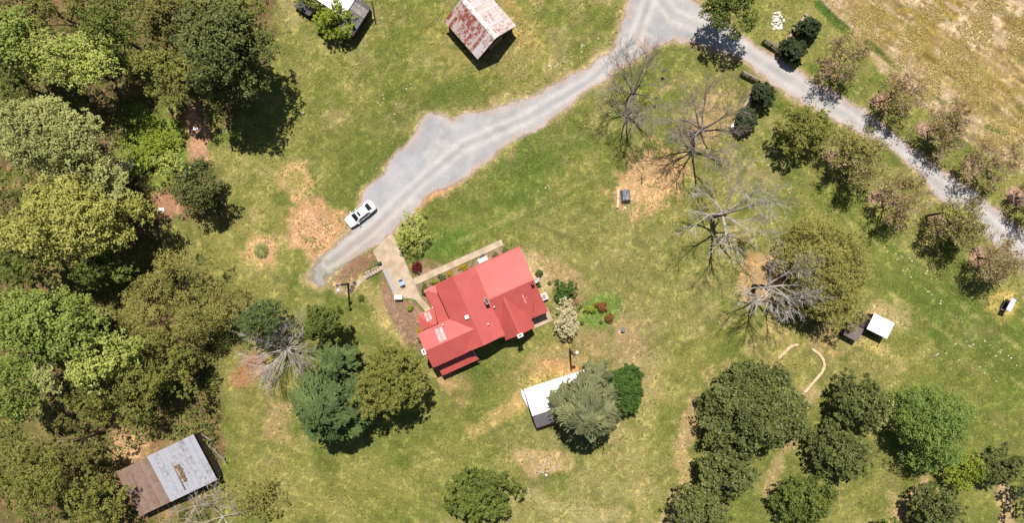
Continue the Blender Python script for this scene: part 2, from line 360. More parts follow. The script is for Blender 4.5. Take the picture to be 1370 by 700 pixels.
def groundmat(name, alpha=False, fine=9.0, amp=.5, bump=.6):
    m = bpy.data.materials.new(name); m.use_nodes = True
    n = m.node_tree.nodes; l = m.node_tree.links; p = n['Principled BSDF']
    p.inputs['Roughness'].default_value = .95; p.inputs['Specular IOR Level'].default_value = .1
    at = n.new('ShaderNodeAttribute'); at.attribute_name = 'tone'
    tc = n.new('ShaderNodeTexCoord')
    def noise(sc, det=4, rough=.6):
        no = n.new('ShaderNodeTexNoise'); no.inputs['Scale'].default_value = sc; no.inputs['Detail'].default_value = det
        no.inputs['Roughness'].default_value = rough
        l.new(tc.outputs['Object'], no.inputs['Vector']); return no.outputs['Fac']
    a = noise(fine * .35, 5, .7)
    mr = n.new('ShaderNodeMapRange'); mr.inputs[1].default_value = .3; mr.inputs[2].default_value = .7
    mr.inputs[3].default_value = 1 - amp; mr.inputs[4].default_value = 1 + amp; mr.clamp = False
    l.new(a, mr.inputs[0])
    vm = n.new('ShaderNodeVectorMath'); vm.operation = 'SCALE'
    l.new(at.outputs['Color'], vm.inputs[0]); l.new(mr.outputs[0], vm.inputs['Scale'])
    l.new(vm.outputs[0], p.inputs['Base Color'])
    bp = n.new('ShaderNodeBump'); bp.inputs['Strength'].default_value = bump; bp.inputs['Distance'].default_value = .12
    l.new(noise(fine * .28, 6, .75), bp.inputs['Height']); l.new(bp.outputs[0], p.inputs['Normal'])
    if alpha:
        tr = n.new('ShaderNodeBsdfTransparent'); mx = n.new('ShaderNodeMixShader')
        ad = n.new('ShaderNodeMath'); ad.operation = 'ADD'
        mr2 = n.new('ShaderNodeMapRange'); mr2.inputs[1].default_value = .78; mr2.inputs[2].default_value = 1.12
        l.new(noise(2.6, 6, .8), ad.inputs[0]); l.new(at.outputs['Alpha'], ad.inputs[1]); l.new(ad.outputs[0], mr2.inputs[0])
        l.new(mr2.outputs[0], mx.inputs[0]); l.new(tr.outputs[0], mx.inputs[1]); l.new(p.outputs[0], mx.inputs[2])
        l.new(mx.outputs[0], n['Material Output'].inputs['Surface'])
    return m

me = vsheet('ground', np.zeros(GX.shape), None, col)
tag(link('ground', me, groundmat('lawn_and_soil', amp=.44, fine=10)), kind='structure')
K = .70
# gravel: one sheet for the farm road, its own tones
main = [(1500, 470), (1370, 338), (1285, 267), (1205, 213), (1130, 155), (1040, 95), (960, 44), (900, 20), (865, -30)]
drive = [(440, 352), (500, 305), (560, 245), (620, 195), (700, 160), (790, 108), (850, 52), (868, 0), (860, -60)]
md = linedist(PX, PY, main); dd = linedist(PX, PY, drive)
rc = np.zeros(GX.shape + (3,)); rc[:] = c3((178, 176, 176))
def rmix(c, m):
    global rc
    m = np.clip(m, 0, 1)[..., None]; rc = rc * (1 - m) + c3(c) * m
rmix((188, 186, 188), sstep(.45, .6, n_mid) * .5 * (PX < 800)); rmix((206, 200, 195), np.exp(-((md - 9) / 5) ** 2) * .7); rmix((196, 190, 184), np.exp(-(md / 4) ** 2) * .5 * (PX > 860))
rmix((208, 202, 196), np.exp(-((dd - 8) / 4) ** 2) * .5); rmix((202, 197, 192), sstep(.5, .64, fbm(U_, V_, 3, 4, 131)) * .5)
for q in (14, 20, 27): rmix((208, 198, 188), np.exp(-(((np.hypot(PX - 955, PY + 60) - 95 - q * 3)) / 2.2) ** 2) * ell(880, 35, 55, 40) * .45)
rmix((214, 168, 132), ell(858, 56, 8, 12, -10) * .4); rmix((206, 176, 158), (1 - sstep(-9, -1, rd + wob * 14)) * 0 + sstep(-9, -1, rd + wob * 18) * .65)
rmix((170, 166, 158), ell(450, 350, 60, 18, -38) * .5); rmix((160, 152, 104), ell(440, 356, 30, 16, -38) * sstep(.45, .6, n_fin) * .6); rmix((196, 158, 132), ell(490, 318, 60, 9, -38) * .35)
rmix((184, 184, 190), ell(540, 235, 40, 40) * .35)
for off in (-7, 7):
    for dist in (dd, md): rmix((214, 208, 202), np.exp(-((dist - 7 + wob * 5) / 3) ** 2) * .3)
rmix((170, 168, 168), np.exp(-((dd + wob * 4) / 2.5) ** 2) * .35)
rc *= (0.84 + 0.32 * n_fin)[..., None]
al = (1 - sstep(-6, 5, rd + wob * 12 + wob2 * 9)) * (1 - .55 * ell(425, 370, 34, 26, -38, .8) * sstep(.3, .6, n_fin))
me = vsheet('gravel_road', np.full(GX.shape, .012), (rd < 3), rc, al * .95)
tag(link('gravel_road', me, groundmat('gravel', True, fine=14, amp=.16, bump=.35)), kind='structure')

# ------------------------------------------------------------------ foliage
def card_mesh(name, P, N, L, Wd, tint, D=None):
    """rhombic leaves: centre P, normal N, length L, width Wd"""
    n = len(P); N = N / (np.linalg.norm(N, axis=1, keepdims=True) + 1e-9)
    if D is None: D = rs.normal(size=(n, 3))
    D = D - N * np.sum(D * N, 1, keepdims=True); D /= (np.linalg.norm(D, axis=1, keepdims=True) + 1e-9)
    B = np.cross(N, D); L = L[:, None] / 2; Wd = Wd[:, None] / 2
    v = np.stack([P + D * L, P + B * Wd + N * Wd * .35, P - D * L, P - B * Wd + N * Wd * .35], 1).reshape(-1, 3)
    return np_mesh(name, v, np.arange(4 * n).reshape(-1, 4), np.clip(tint, 0, 1))

def sphere_dirs(n, zmin=-.35):
    z = rs.uniform(zmin, 1, n); t = rs.uniform(0, 2 * np.pi, n); r = np.sqrt(1 - z * z)
    return np.stack([r * np.cos(t), r * np.sin(t), z], 1)

def lobes_crown(Rx, Ry, ang, T, zc, nl, leaf, dens, lr=(.2, .34), aspect=.6, upbias=.8, rough=.4):
    """crown from leaf clumps: returns card arrays and clump centres"""
    nl = int(nl * 1.25)
    u = np.sqrt(rs.uniform(0, 1, nl)) * .86; t = rs.uniform(0, 2 * np.pi, nl)
    x, y = u * np.cos(t), u * np.sin(t)
    edge = 1 + .22 * np.sin(2 * t + rs.uniform(0, 6)) * u + .14 * np.sin(3 * t + rs.uniform(0, 6)) * u
    z = np.sqrt(np.clip(1 - (u * .95) ** 2, 0, 1)) * rs.uniform(.15, 1, nl)
    rr = rs.uniform(lr[0], lr[1], nl) * min(Rx, Ry) * (1.15 - .35 * u)
    a = ang
    X, Y = x * edge * (Rx - rr), y * edge * (Ry - rr)
    cx, cy = X * math.cos(a) - Y * math.sin(a), X * math.sin(a) + Y * math.cos(a)
    cz = zc + (z * 2 - 1) * T * .8
    Pa, Na, Ta = [], [], []
    for i in range(nl):
        n = max(30, int(dens * 4 * math.pi * rr[i] ** 2 * .75 / (leaf * leaf * aspect)))
        nc = max(6, int(11 * rr[i] ** 2 / (leaf / .25) ** .8)); dc = sphere_dirs(nc); ci = rs.randint(0, nc, n)
        cr = rr[i] * rs.uniform(.6, 1.22, nc); sg = np.clip(rr[i] * .3, .12, .36) * (leaf / .25) ** .5
        off = rs.normal(size=(n, 3)); off /= np.linalg.norm(off, axis=1, keepdims=True) + 1e-6; off *= (rs.rand(n) ** .5)[:, None] * sg * 1.3
        loose = rs.rand(n) < .14; dl = sphere_dirs(n); base = np.where(loose[:, None], dl * rr[i] * rs.uniform(.5, 1, n)[:, None], dc[ci] * cr[ci][:, None])
        Pa.append((base + off) * np.array([1, 1, .8]) + [cx[i], cy[i], cz[i]])
        Na.append(off / sg * .5 + np.array([0, 0, upbias]) + rs.normal(size=(n, 3)) * rough)
        tc_ = rs.uniform(0, 1, nc)[ci]
        Ta.append(np.full(n, rs.uniform(.1, .9)) * .4 + rs.uniform(0, 1, n) * .3 + tc_ * .3)
    return np.concatenate(Pa), np.concatenate(Na), np.concatenate(Ta), np.stack([cx, cy, cz], 1)

BARK = mat('bark_grey_brown', lin((120, 100, 84), .6), .9, var=.35, scale=5, bump=.5)
BARK_D = mat('bark_dark', lin((92, 74, 60), .6), .9, var=.35, scale=5, bump=.5)
BARK_P = mat('bark_pale_grey', lin((204, 194, 184), .78), .85, var=.2, scale=5)
BARK_S = mat('twigs_silver', lin((204, 194, 190), .8), .85, var=.2, scale=5)
BARK_G = mat('twigs_grey', lin((160, 148, 138), .75), .85, var=.25, scale=5)
BARK_K = mat('twigs_pinkish', lin((182, 158, 140), .75), .85, var=.25, scale=5)

def curve(p0, p1, n=5, sag=.08, rng=R):
    p0, p1 = Vector(p0), Vector(p1); L = (p1 - p0).length; out = []
    o = Vector((rng.uniform(-1, 1), rng.uniform(-1, 1), rng.uniform(0, 1))) * L * sag
    for i in range(n + 1):
        t = i / n; out.append(p0.lerp(p1, t) + o * math.sin(math.pi * t) + Vector((rng.uniform(-1, 1), rng.uniform(-1, 1), 0)) * L * .015 * (0 < i < n))
    return out

def limbs(root, zc, R_, centres, h0, r0, bark, n=7):
    mb = MB(); top = (R.uniform(-.2, .2), R.uniform(-.2, .2), zc)
    pts = curve((0, 0, -.15), top, 5, .03); mb.tube(pts, [r0 * 1.35, r0, r0 * .9, r0 * .75, r0 * .6, r0 * .4], 8)
    mb.build('trunk', bark, root, smooth=True)
    idx = list(range(len(centres))); R.shuffle(idx)
    for i in idx[:n]:
        b = MB(); c = centres[i]; st = Vector((0, 0, h0 + (zc - h0) * R.uniform(.1, .8)))
        b.tube(curve(st, c, 5, .08), [r0 * .4, r0 * .34, r0 * .26, r0 * .18, r0 * .12, r0 * .05], 5)
        b.build('limb', bark, root, smooth=True)

LW = 'broadleaf trees of the left wood'; LC = 'fine leaved cedars of the left wood'
def L2(a, b, t=.2, name='leaves', k=.92): return leafmat(name, lin((a[0] * 1.03, a[1], a[2] * .88), k), lin((b[0] * 1.03, b[1], b[2] * .88), k), t)
LM = {
 'light':  L2((116, 138, 62), (204, 212, 130), name='leaves_light_green'),
 'bright': L2((92, 116, 50), (162, 176, 98), name='leaves_bright_green'),
 'pale':   L2((108, 122, 70), (196, 200, 144), name='leaves_grey_green'),
 'yellow': L2((108, 118, 52), (200, 200, 122), name='leaves_yellow_green'),
 'olive':  L2((80, 84, 42), (144, 140, 84), name='leaves_olive'),
 'olivegold': L2((88, 100, 44), (154, 156, 86), name='leaves_olive_gold'),
 'mid':    L2((66, 84, 36), (128, 140, 70), name='leaves_mid_green'),
 'dark':   L2((50, 62, 32), (132, 142, 86), .2, name='leaves_dark_green'),
 'darkgloss': leafmat('leaves_glossy_dark', lin((60, 70, 32), .9), lin((138, 144, 78), .9), .2, .45),
 'laurel': L2((70, 92, 36), (156, 170, 86), name='leaves_laurel'),
 'springg': L2((84, 112, 50), (150, 170, 96), name='leaves_spring_green'),
 'hedge':  L2((34, 46, 28), (84, 98, 66), .15, name='leaves_blackish_green'),
 'blue':   L2((48, 66, 36), (112, 132, 82), .2, name='needles_blue_green'),
 'greyc':  L2((60, 70, 48), (148, 154, 118), .2, name='needles_grey_green'),
 'lime':   L2((100, 122, 38), (166, 180, 76), name='leaves_lime'),
 'kelly':  L2((48, 78, 32), (96, 128, 58), name='leaves_vivid_green'),
 'willow': L2((104, 110, 56), (176, 172, 106), name='leaves_fine_olive'),
 'white':  L2((176, 172, 148), (240, 236, 222), .35, name='blossom_white', k=.95),
 'pink':   L2((150, 112, 98), (206, 170, 150), .3, name='buds_pinkish_brown'),
 'pinkol': L2((138, 120, 84), (188, 172, 118), .3, name='buds_olive_pink'),
 'maroon': L2((62, 16, 26), (128, 40, 52), .2, name='leaves_maroon'),
 'rust':   L2((110, 66, 40), (164, 112, 74), .2, name='leaves_rust'),
 'gold':   L2((150, 128, 30), (206, 180, 70), .3, name='leaves_gold'),
}

def tree(kind, mk, cx, cy, rx, ry, ang, h, leaf, label, group=None, nl=22, dens=.75, name='broadleaf_tree', cat='tree', T=None, bark=None, tr=None, lr=(.2, .34), upbias=.8, limbn=7):
    """rx, ry half sizes in photograph pixels as the crown shows; h total height"""
    Tm = T if T is not None else min(rx, ry) * S * .75
    rx *= 1.08; ry *= 1.08
    if group == LW or group == LC: rx *= 1.1; ry *= 1.12
    zc = max(h - Tm, Tm * .9); f = (H - zc) / H
    base = G(cx, cy, zc); Rx, Ry = rx * S * f, ry * S * f
    root = thing(name, label, cat, (base.x, base.y, 0), 0, group)
    P, N, Tn, cen = lobes_crown(Rx, Ry, math.radians(-ang), Tm, zc, nl, leaf, dens, lr=lr, upbias=upbias)
    k = P[:, 2] > .05; P, N, Tn = P[k], N[k], Tn[k]
    n = len(P); sz = leaf * rs.uniform(.7, 1.35, n)
    me = card_mesh('crown', P, N, sz * 1.15, sz * .7, Tn)
    link('crown' if name != 'shrub' else 'foliage', me, LM[mk], root)
    limbs(root, zc, Rx, [Vector(c) for c in cen], h * .2, tr or max(.06, h * .022), bark or BARK, limbn)
    return root

def conifer(mk, cx, cy, r, h, label, group=None, name='conifer_tree', dens=1.0, droop=.25, leaf=(.55, .2), cat='tree', power=.75, oval=(1, 1)):
    base = G(cx, cy, h * .5); Rm = r * S * (H - h * .5) / H
    root = thing(name, label, cat, (base.x, base.y, 0), 0, group)
    P, N, D, T = [], [], [], []; cen = []
    nb = int(36 * dens)
    for i in range(nb):
        t = (i + rs.rand()) / nb; z0 = h * (.22 + .76 * t); Lb = Rm * min(1, (t + .25) * 1.9) ** .6 * (1 - t ** 1.5) ** power * rs.uniform(.6, 1.16) + .2
        a = i * 2.39996 + rs.uniform(-.3, .3); d = np.array([math.cos(a) * oval[0], math.sin(a) * oval[1], 0]); s = np.array([-math.sin(a), math.cos(a), 0])
        cen.append(Vector(d * Lb * .8 + [0, 0, z0 - droop * Lb]))
        n = int(50 + 150 * Lb * Lb / 4 * dens)
        q = np.sqrt(rs.uniform(.02, 1, n)); tw = rs.randint(0, 9, n) / 9.0; sd_ = np.where(rs.rand(n) < .5, -1, 1); off_ = np.abs(rs.normal(size=n)) * .2 * Lb * (1.1 - tw)
        q = np.clip(tw + off_ * .22 + rs.normal(size=n) * .03, .02, 1.05); side = sd_ * off_
        zz = z0 + .25 * Lb * np.sin(q * 2.2) - droop * Lb * q * q - np.abs(side) * .3 + rs.normal(size=n) * .07
        P.append(d[None] * (q * Lb)[:, None] + s[None] * side[:, None] + np.stack([0 * q, 0 * q, zz], 1))
        dd_ = d[None] + s[None] * (side / (Lb * .35))[:, None] + rs.normal(size=(n, 3)) * .25; dd_[:, 2] -= droop * q
        D.append(dd_); N.append(np.array([0, 0, 1.0])[None] + d[None] * .3 + s[None] * (sd_ * .25)[:, None] + rs.normal(size=(n, 3)) * .3)
        T.append(np.full(n, rs.uniform(0, 1)) * .55 + q * .1 + rs.uniform(0, .35, n))
    P, N, D, T = map(np.concatenate, (P, N, D, T)); n = len(P); k = rs.uniform(.7, 1.3, n)
    link('crown', card_mesh('crown', P, N, leaf[0] * k, leaf[1] * k, T, D), LM[mk], root)
    limbs(root, h * .95, Rm, cen, h * .1, h * .02, BARK_D, 6)
    return root

def branchy(mb, p, d, L, r, lvl, maxl, tips, spread, sides=4, up=.12, segs=3):
    pts = [Vector(p)]; q = Vector(p); dd_ = Vector(d).normalized()
    for i in range(segs):
        dd_ = (dd_ + Vector((R.uniform(-1, 1), R.uniform(-1, 1), R.uniform(-1, 1) + up)) * .18).normalized()
        q = q + dd_ * L / segs; pts.append(q.copy())
    mb.tube(pts, [r * (1 - .55 * i / segs) for i in range(segs + 1)], max(3, sides - lvl))
    if lvl >= maxl: tips.append((q.copy(), dd_.copy())); return
    nc = R.randint(3, 5) if lvl < maxl - 1 else R.randint(3, 5)
    for i in range(nc):
        t = R.uniform(.3, 1) if i else 1.0; k = min(segs - 1, int(t * segs)); st = pts[k].lerp(pts[k + 1], t * segs - k)
        a = Vector((R.uniform(-1, 1), R.uniform(-1, 1), R.uniform(-.7, .9)))
        nd = (dd_ + a * spread).normalized()
        branchy(mb, st, nd, L * R.uniform(.5, .78), max(.016, r * (1 - .5 * t) * .6), lvl + 1, maxl, tips, spread, sides, up, segs)

def bare_tree(cx, cy, rpx, h, label, group, bark, trunkmat, name='bare_tree', n=8, maxl=3, spread=.75, r0=.3, fork=.3, base_z=0, leaf=None, elev=(.2, 1.1), leafn=2, leafs=.18, lean=(0, 0), twigs=1.0, cat='tree', start=None):
    """cx, cy: where the trunk stands on the ground"""
    b = G(cx, cy, 0); root = thing(name, label, cat, (b.x, b.y, 0), 0, group)
    zf = h * fork; mb = MB()
    mb.tube(curve((0, 0, -.1), (lean[0] * .3, lean[1] * .3, zf), 4, .03), [r0 * 1.3, r0, r0 * .92, r0 * .86, r0 * .8], 8)
    mb.build('trunk', trunkmat, root, smooth=True)
    tips = []; Rm = rpx * S
    for i in range(n):
        m = MB(); a = 2 * math.pi * (i + R.uniform(-.3, .3)) / n; e = R.uniform(*elev)
        d = Vector((math.cos(a) * math.cos(e) + lean[0] * .1, math.sin(a) * math.cos(e) + lean[1] * .1, math.sin(e)))
        Lm = (Rm * math.cos(e) + (h - zf) * math.sin(e)) * (.44 if maxl > 3 else .5)
        z0 = zf * R.uniform(.8, 1)
        branchy(m, (lean[0] * .3 * z0 / zf, lean[1] * .3 * z0 / zf, z0), d, Lm, r0 * .47, 0, maxl, tips, spread)
        m.build('limb', bark, root)
    if leaf:
        P = []; Tn = []
        for q, dd_ in tips:
            for k in range(int(leafn + R.random())):
                P.append(q + Vector((R.gauss(0, .22), R.gauss(0, .22), R.gauss(0, .2)))); Tn.append(R.random())
        P = np.array([tuple(p) for p in P]); n_ = len(P); sz = leafs * rs.uniform(.6, 1.4, n_)
        k = P[:, 2] > .1; P = P[k]; sz = sz[k]; Tn = np.array(Tn)[k]; n_ = len(P)
        link('crown', card_mesh('crown', P, rs.normal(size=(n_, 3)) * .6 + [0, 0, .7], sz * 1.2, sz * .75, Tn), LM[leaf], root)
    return root

# --- woodland on the left side
LW = 'broadleaf trees of the left wood'
T_ = [
 ('bright', 18, 45, 44, 52, 0, 13, .3, 'vivid green tree in the top left corner of the wood', 24, .7),
 ('light', 92, 80, 74, 44, 12, 12, .24, 'light green wide tree below the top left corner, open crown', 30, .62),
 ('olive', 72, 18, 46, 30, 0, 10, .25, 'dull olive tree at the top edge beside the vivid green corner tree', 18, .7),
 ('mid', 148, 42, 44, 46, 0, 10, .25, 'shaded mid green tree between the light green tree and the top edge', 18, .7),
 ('olivegold', 218, 92, 42, 38, 0, 11, .26, 'golden olive tree just left of the large clumpy tree by the lawn', 18, .75),
 ('olive', 222, 22, 46, 38, 0, 12, .26, 'brownish olive tree cut by the top edge of the wood', 18, .75),
 ('dark', 300, 62, 66, 74, 10, 14, .3, 'large dark clumpy tree whose shadow falls on the lawn at the top of the wood', 36, .7),
 ('olivegold', 292, 12, 54, 30, 0, 13, .28, 'tan flecked tree at the top edge above the large clumpy tree', 18, .7),
 ('mid', 20, 112, 34, 26, 0, 7, .24, 'low dark olive tree in the gap under the vivid green corner tree', 14, .7),
 ('pale', 60, 175, 78, 54, 15, 14, .25, 'broad grey green tree on the left edge above the yellow green one', 40, .7),
 ('pale', 110, 225, 72, 42, 30, 12, .24, 'grey green tree leaning over the path toward the lime undergrowth', 28, .62),
 ('dark', 262, 250, 38, 42, -30, 8, .24, 'small dark tree on the lawn edge beside the bare red soil', 16, .75),
 ('light', 228, 226, 30, 22, 20, 8, .2, 'thin pale tree between the lime undergrowth and the small dark tree', 12, .5),
 ('yellow', 78, 300, 80, 58, 0, 14, .28, 'large yellow green tree with clumped leaves on the left side', 44, .7),
 ('yellow', 150, 290, 44, 44, 0, 12, .26, 'yellow green tree on the right flank of the large yellow green one', 22, .68),
 ('mid', 18, 345, 44, 36, 0, 11, .26, 'mid green tree on the left edge under the yellow green one', 18, .7),
 ('mid', 128, 352, 48, 34, 0, 9, .24, 'shaded green tree in the hollow above the brilliant green crown', 18, .65),
 ('bright', 62, 432, 78, 56, 5, 14, .3, 'brilliant green large tree at mid height of the left edge', 44, .72),
 ('light', 138, 478, 54, 34, -20, 12, .26, 'pale green tree wedged between the brilliant green and the olive crowns', 22, .7),
 ('bright', 22, 515, 44, 54, 0, 11, .28, 'green tree on the left edge below the brilliant green crown', 22, .65),
 ('pale', 90, 505, 50, 30, 0, 11, .25, 'greyish tree between two green crowns near the left edge', 16, .65),
]
for mk, cx, cy, rx, ry, an, h, lf, lab, nl, de in T_:
    tree(mk, mk, cx, cy, rx, ry, an, h * 1.2, lf, lab, LW, nl=nl, dens=de)
LC = 'fine leaved cedars of the left wood'
for mk, cx, cy, rx, ry, an, h, lf, lab, nl, de in [
 ('willow', 238, 402, 86, 66, 10, 11, .17, 'wide open olive cedar on the lawn edge with limbs showing through', 60, .3),
 ('olivegold', 172, 505, 88, 60, -25, 12, .2, 'big dense olive cedar above the old tin shed', 70, .62),
 ('olivegold', 232, 500, 34, 44, 0, 11, .2, 'smaller olive cedar on the right shoulder of the big dense one', 18, .6),
 ('olivegold', 55, 640, 78, 54, 10, 12, .2, 'olive cedar in the bottom left corner', 50, .62),
 ('olivegold', 125, 672, 42, 50, 0, 10, .2, 'olive cedar against the left wall of the old tin shed', 24, .6),
 ('olive', 100, 592, 62, 40, 20, 10, .2, 'olive cedar between the big dense one and the corner one', 22, .6)]:
    tree(mk, mk, cx, cy, rx, ry, an, h, lf, lab, LC, nl=nl, dens=de, name='cedar_tree', bark=BARK_D, lr=(.12, .22), limbn=9)
tree('lime', 'lime', 205, 190, 40, 46, 0, 2.2, .22, 'patch of lime green undergrowth in the clearing of the wood', nl=40, dens=.45, name='shrub', cat='shrub', lr=(.15, .25), T=.9)
tree('willow', 'willow', 345, 668, 42, 34, 10, 5, .14, 'thin olive shrub tree near the bottom edge right of the old shed', nl=24, dens=.25, name='shrub', cat='shrub', lr=(.15, .28))
bare_tree(300, 690, 50, 5, 'leafless grey brush tangle below the old tin shed', None, BARK_P, BARK_G, n=8, r0=.12, fork=.12, elev=(.1, .8), leaf='willow', leafn=1)
bare_tree(262, 676, 30, 4, 'pale leafless sapling against the front wall of the old tin shed', None, BARK_P, BARK_G, n=6, r0=.08, fork=.12, elev=(.2, .9))
bare_tree(12, 610, 26, 6, 'white dead tree in the wood at the left edge', None, BARK_P, BARK_P, n=5, r0=.1, fork=.2, maxl=2)
bare_tree(178, 222, 34, 7, 'bleached dead branches between the lime undergrowth and the grey green crowns', None, BARK_P, BARK_P, n=6, r0=.12, fork=.3, maxl=2)

# --- trees left of the house
tree('blue', 'blue', 348, 432, 40, 44, 0, 9, .2, 'blue green open tree at the top left of the bleached fallen twigs', nl=40, dens=.42, bark=BARK_D, lr=(.14, .24))
tree('mid', 'mid', 430, 432, 35, 31, 0, 10, .26, 'small dark green tree between the utility pole and the blue green conifer', nl=22, dens=.8)
conifer('blue', 440, 545, 62, 15, 'tall blue green conifer with feathery tips below the dead tree', dens=1.5)
conifer('blue', 455, 488, 38, 11, 'shorter blue green conifer touching the dark tree behind the tall one', dens=1.0)
tree('olivegold', 'olivegold', 520, 512, 54, 58, 0, 13, .19, 'round olive cedar beside the left end of the red roofed house', nl=85, dens=.85, name='cedar_tree', lr=(.12, .2), bark=BARK_D)
bare_tree(388, 462, 44, 6.5, 'bleached dead tree with dense grey twigs among the trees left of the house', None, BARK_S, BARK_G, n=26, maxl=3, spread=.4, r0=.15, fork=.2, elev=(.05, 1.0), lean=(-.2, -1.2))
bare_tree(376, 448, 30, 6.0, 'pale dead snag with few long branches beside the dense grey twigs', None, BARK_P, BARK_P, n=7, maxl=2, spread=.6, r0=.14, fork=.3, elev=(.0, .5))
# --- trees by the house
tree('light', 'light', 553, 308, 30, 30, 0, 4.0, .15, 'pale green small tree at the top end of the concrete walk', nl=26, dens=.3, name='small_tree', lr=(.18, .3), bark=BARK_P, limbn=12)
tree('white', 'white', 757, 427, 20, 29, 8, 4.2, .14, 'white blossoming small tree at the right side of the house', nl=34, dens=.5, name='blossom_tree', bark=BARK_G, lr=(.2, .32), limbn=12)
tree('pink', 'pink', 772, 402, 11, 12, 0, 3.6, .12, 'thin pinkish twiggy tree touching the white blossoming one', nl=8, dens=.2, name='small_tree', bark=BARK_K, limbn=8)
conifer('greyc', 783, 552, 56, 13, 'tall silvery green conifer over the white roofed shed', dens=1.7, leaf=(.7, .17), droop=.35, power=.6)
conifer('greyc', 797, 503, 26, 7, 'small silvery conifer at the top of the tall silvery one', dens=.8, leaf=(.6, .18))
tree('kelly', 'kelly', 837, 521, 26, 36, -20, 4.2, .17, 'vivid green bushy tree on the right of the silvery conifer', nl=70, dens=1.0, name='small_tree', T=1.6, lr=(.26, .4))
tree('laurel', 'mid', 643, 664, 56, 46, 0, 8, .27, 'dense round tree alone at the bottom edge, below the house', nl=60, dens=1.0, lr=(.14, .22))
# --- grove at the lower right
GG = 'trees of the lower right grove'
for mk, cx, cy, rx, ry, an, h, lf, lab, nl, de in [
 ('darkgloss', 1010, 546, 70, 70, 0, 10, .28, 'largest dark glossy tree of the grove, at the end of the curved edging', 80, .9),
 ('darkgloss', 974, 634, 52, 42, 0, 9, .28, 'dark tree below the largest one of the grove', 44, .85),
 ('darkgloss', 934, 684, 44, 38, 0, 8.5, .28, 'dark tree at the bottom edge, leftmost of the grove', 34, .9),
 ('dark', 1150, 538, 48, 40, 0, 8, .25, 'dark tree at the top of the middle row of the grove, pale tuft in crown', 34, .85),
 ('dark', 1124, 606, 48, 43, 0, 8, .25, 'dark tree in the middle of the grove right of the bare soil strip', 38, .85),
 ('mid', 1082, 668, 48, 40, 0, 7.5, .24, 'mid green tree at the bottom edge right of the soil strip', 34, .8),
 ('springg', 1248, 570, 64, 58, 10, 11, .19, 'airy light green tree casting its shadow on the lawn of the grove', 60, .42),
 ('dark', 1338, 624, 34, 36, 20, 7, .24, 'dark tree at the right edge of the grove', 26, .85),
 ('lime', 1290, 626, 36, 36, 0, 6, .2, 'lime green loose shrub tree left of the dark tree at the right edge', 26, .5),
 ('dark', 1254, 682, 44, 36, 0, 7, .24, 'dark round tree at the bottom edge on the right of the lawn strip', 32, .85),
 ('mid', 1204, 712, 40, 26, 0, 6, .24, 'green crown cut by the bottom edge left of the dark round tree', 16, .85),
 ('pale', 1176, 552, 22, 26, 0, 6, .2, 'small grey green sapling between the dark tree and the airy one', 10, .4),
 ('hedge', 1374, 668, 22, 34, 0, 6, .24, 'blackish tree on the right edge near the bottom corner', 14, .8)]:
    tree(mk, mk, cx, cy, rx, ry, an, h, lf, lab, GG, nl=int(nl * 1.4), dens=de, lr=(.15, .26))
# --- open lawn on the right
tree('willow', 'willow', 1106, 360, 72, 78, 0, 10, .17, 'very wide fine leaved olive tree in the middle of the right lawn', nl=120, dens=.36, name='willow_tree', bark=BARK_G, lr=(.12, .24), limbn=22, tr=.3)
tree('olive', 'olive', 1086, 398, 48, 50, 0, 7, .18, 'darker olive undercrown on the left side of the very wide tree', nl=50, dens=.5, bark=BARK_G, lr=(.14, .24), limbn=10)
BT = 'bare trees on the lawn right of the house'
bare_tree(838, 138, 32, 13, 'bare dark tree nearest the driveway bend', BT, BARK_G, BARK_D, n=8, r0=.32, lean=(.4, 1), maxl=4, fork=.36, elev=(.45, 1.3))
bare_tree(925, 182, 37, 14.5, 'bare tree above the round patch of bare soil', BT, BARK_G, BARK_D, n=9, r0=.36, maxl=4, fork=.36, elev=(.4, 1.3))
bare_tree(950, 290, 44, 16, 'bare white limbed tree in the middle of the lawn', BT, BARK_P, BARK_D, n=7, r0=.4, spread=.62, maxl=4, fork=.38, elev=(.45, 1.3), lean=(1, .3))
bare_tree(1009, 384, 40, 14, 'bare pale limbed tree leaning over the very wide olive tree', BT, BARK_P, BARK_D, n=7, r0=.36, spread=.62, maxl=4, fork=.36, elev=(.45, 1.3))
# --- rows along the farm road
RN = 'small budding trees in the row beyond the road'
for i, (x, y, r, h, lab) in enumerate([(1111, 92, 26, 6.5, 'budding pinkish tree nearest the gate in the row beyond the road'), (1177, 136, 27, 6.5, 'second pinkish budding tree from the gate beyond the road'), (1240, 176, 28, 6.5, 'third budding tree from the gate, beyond the road'), (1300, 221, 29, 6.5, 'fourth budding tree from the gate, beyond the road'), (1359, 265, 28, 6.5, 'budding tree at the right edge of the photo beyond the road')]):
    bare_tree(x, y, r * .66, h + 1.5, lab, RN, BARK_K, BARK_D, n=9, r0=.15, fork=.4, leaf='pinkol', leafn=.6, leafs=.22, maxl=4, name='budding_tree', elev=(.2, 1.2))
RS_ = 'small budding trees in the row between road and lawn'
for i, (x, y, r, h, lk, ln, lab) in enumerate([(1058, 192, 36, 7, 'yellow', 0, ''), (1122, 216, 30, 6.5, 'willow', 1.8, 'leafier olive and pink budding tree, second in the row on the lawn side'), (1181, 266, 29, 6, 'pinkol', .9, 'pinkish budding tree, third in the row on the lawn side'), (1252, 302, 28, 6, 'willow', 1.6, 'olive and pink budding tree, fourth in the row on the lawn side'), (1309, 345, 28, 6, 'pinkol', .8, 'pinkish budding tree at the lower end of the row on the lawn side')]):
    if ln == 0: continue
    bare_tree(x, y, r * .74, h + 2.2, lab, RS_, BARK_K, BARK_D, n=11, r0=.16, fork=.4, leaf=lk, leafn=ln, leafs=.2, maxl=4, name='budding_tree', elev=(.2, 1.2))
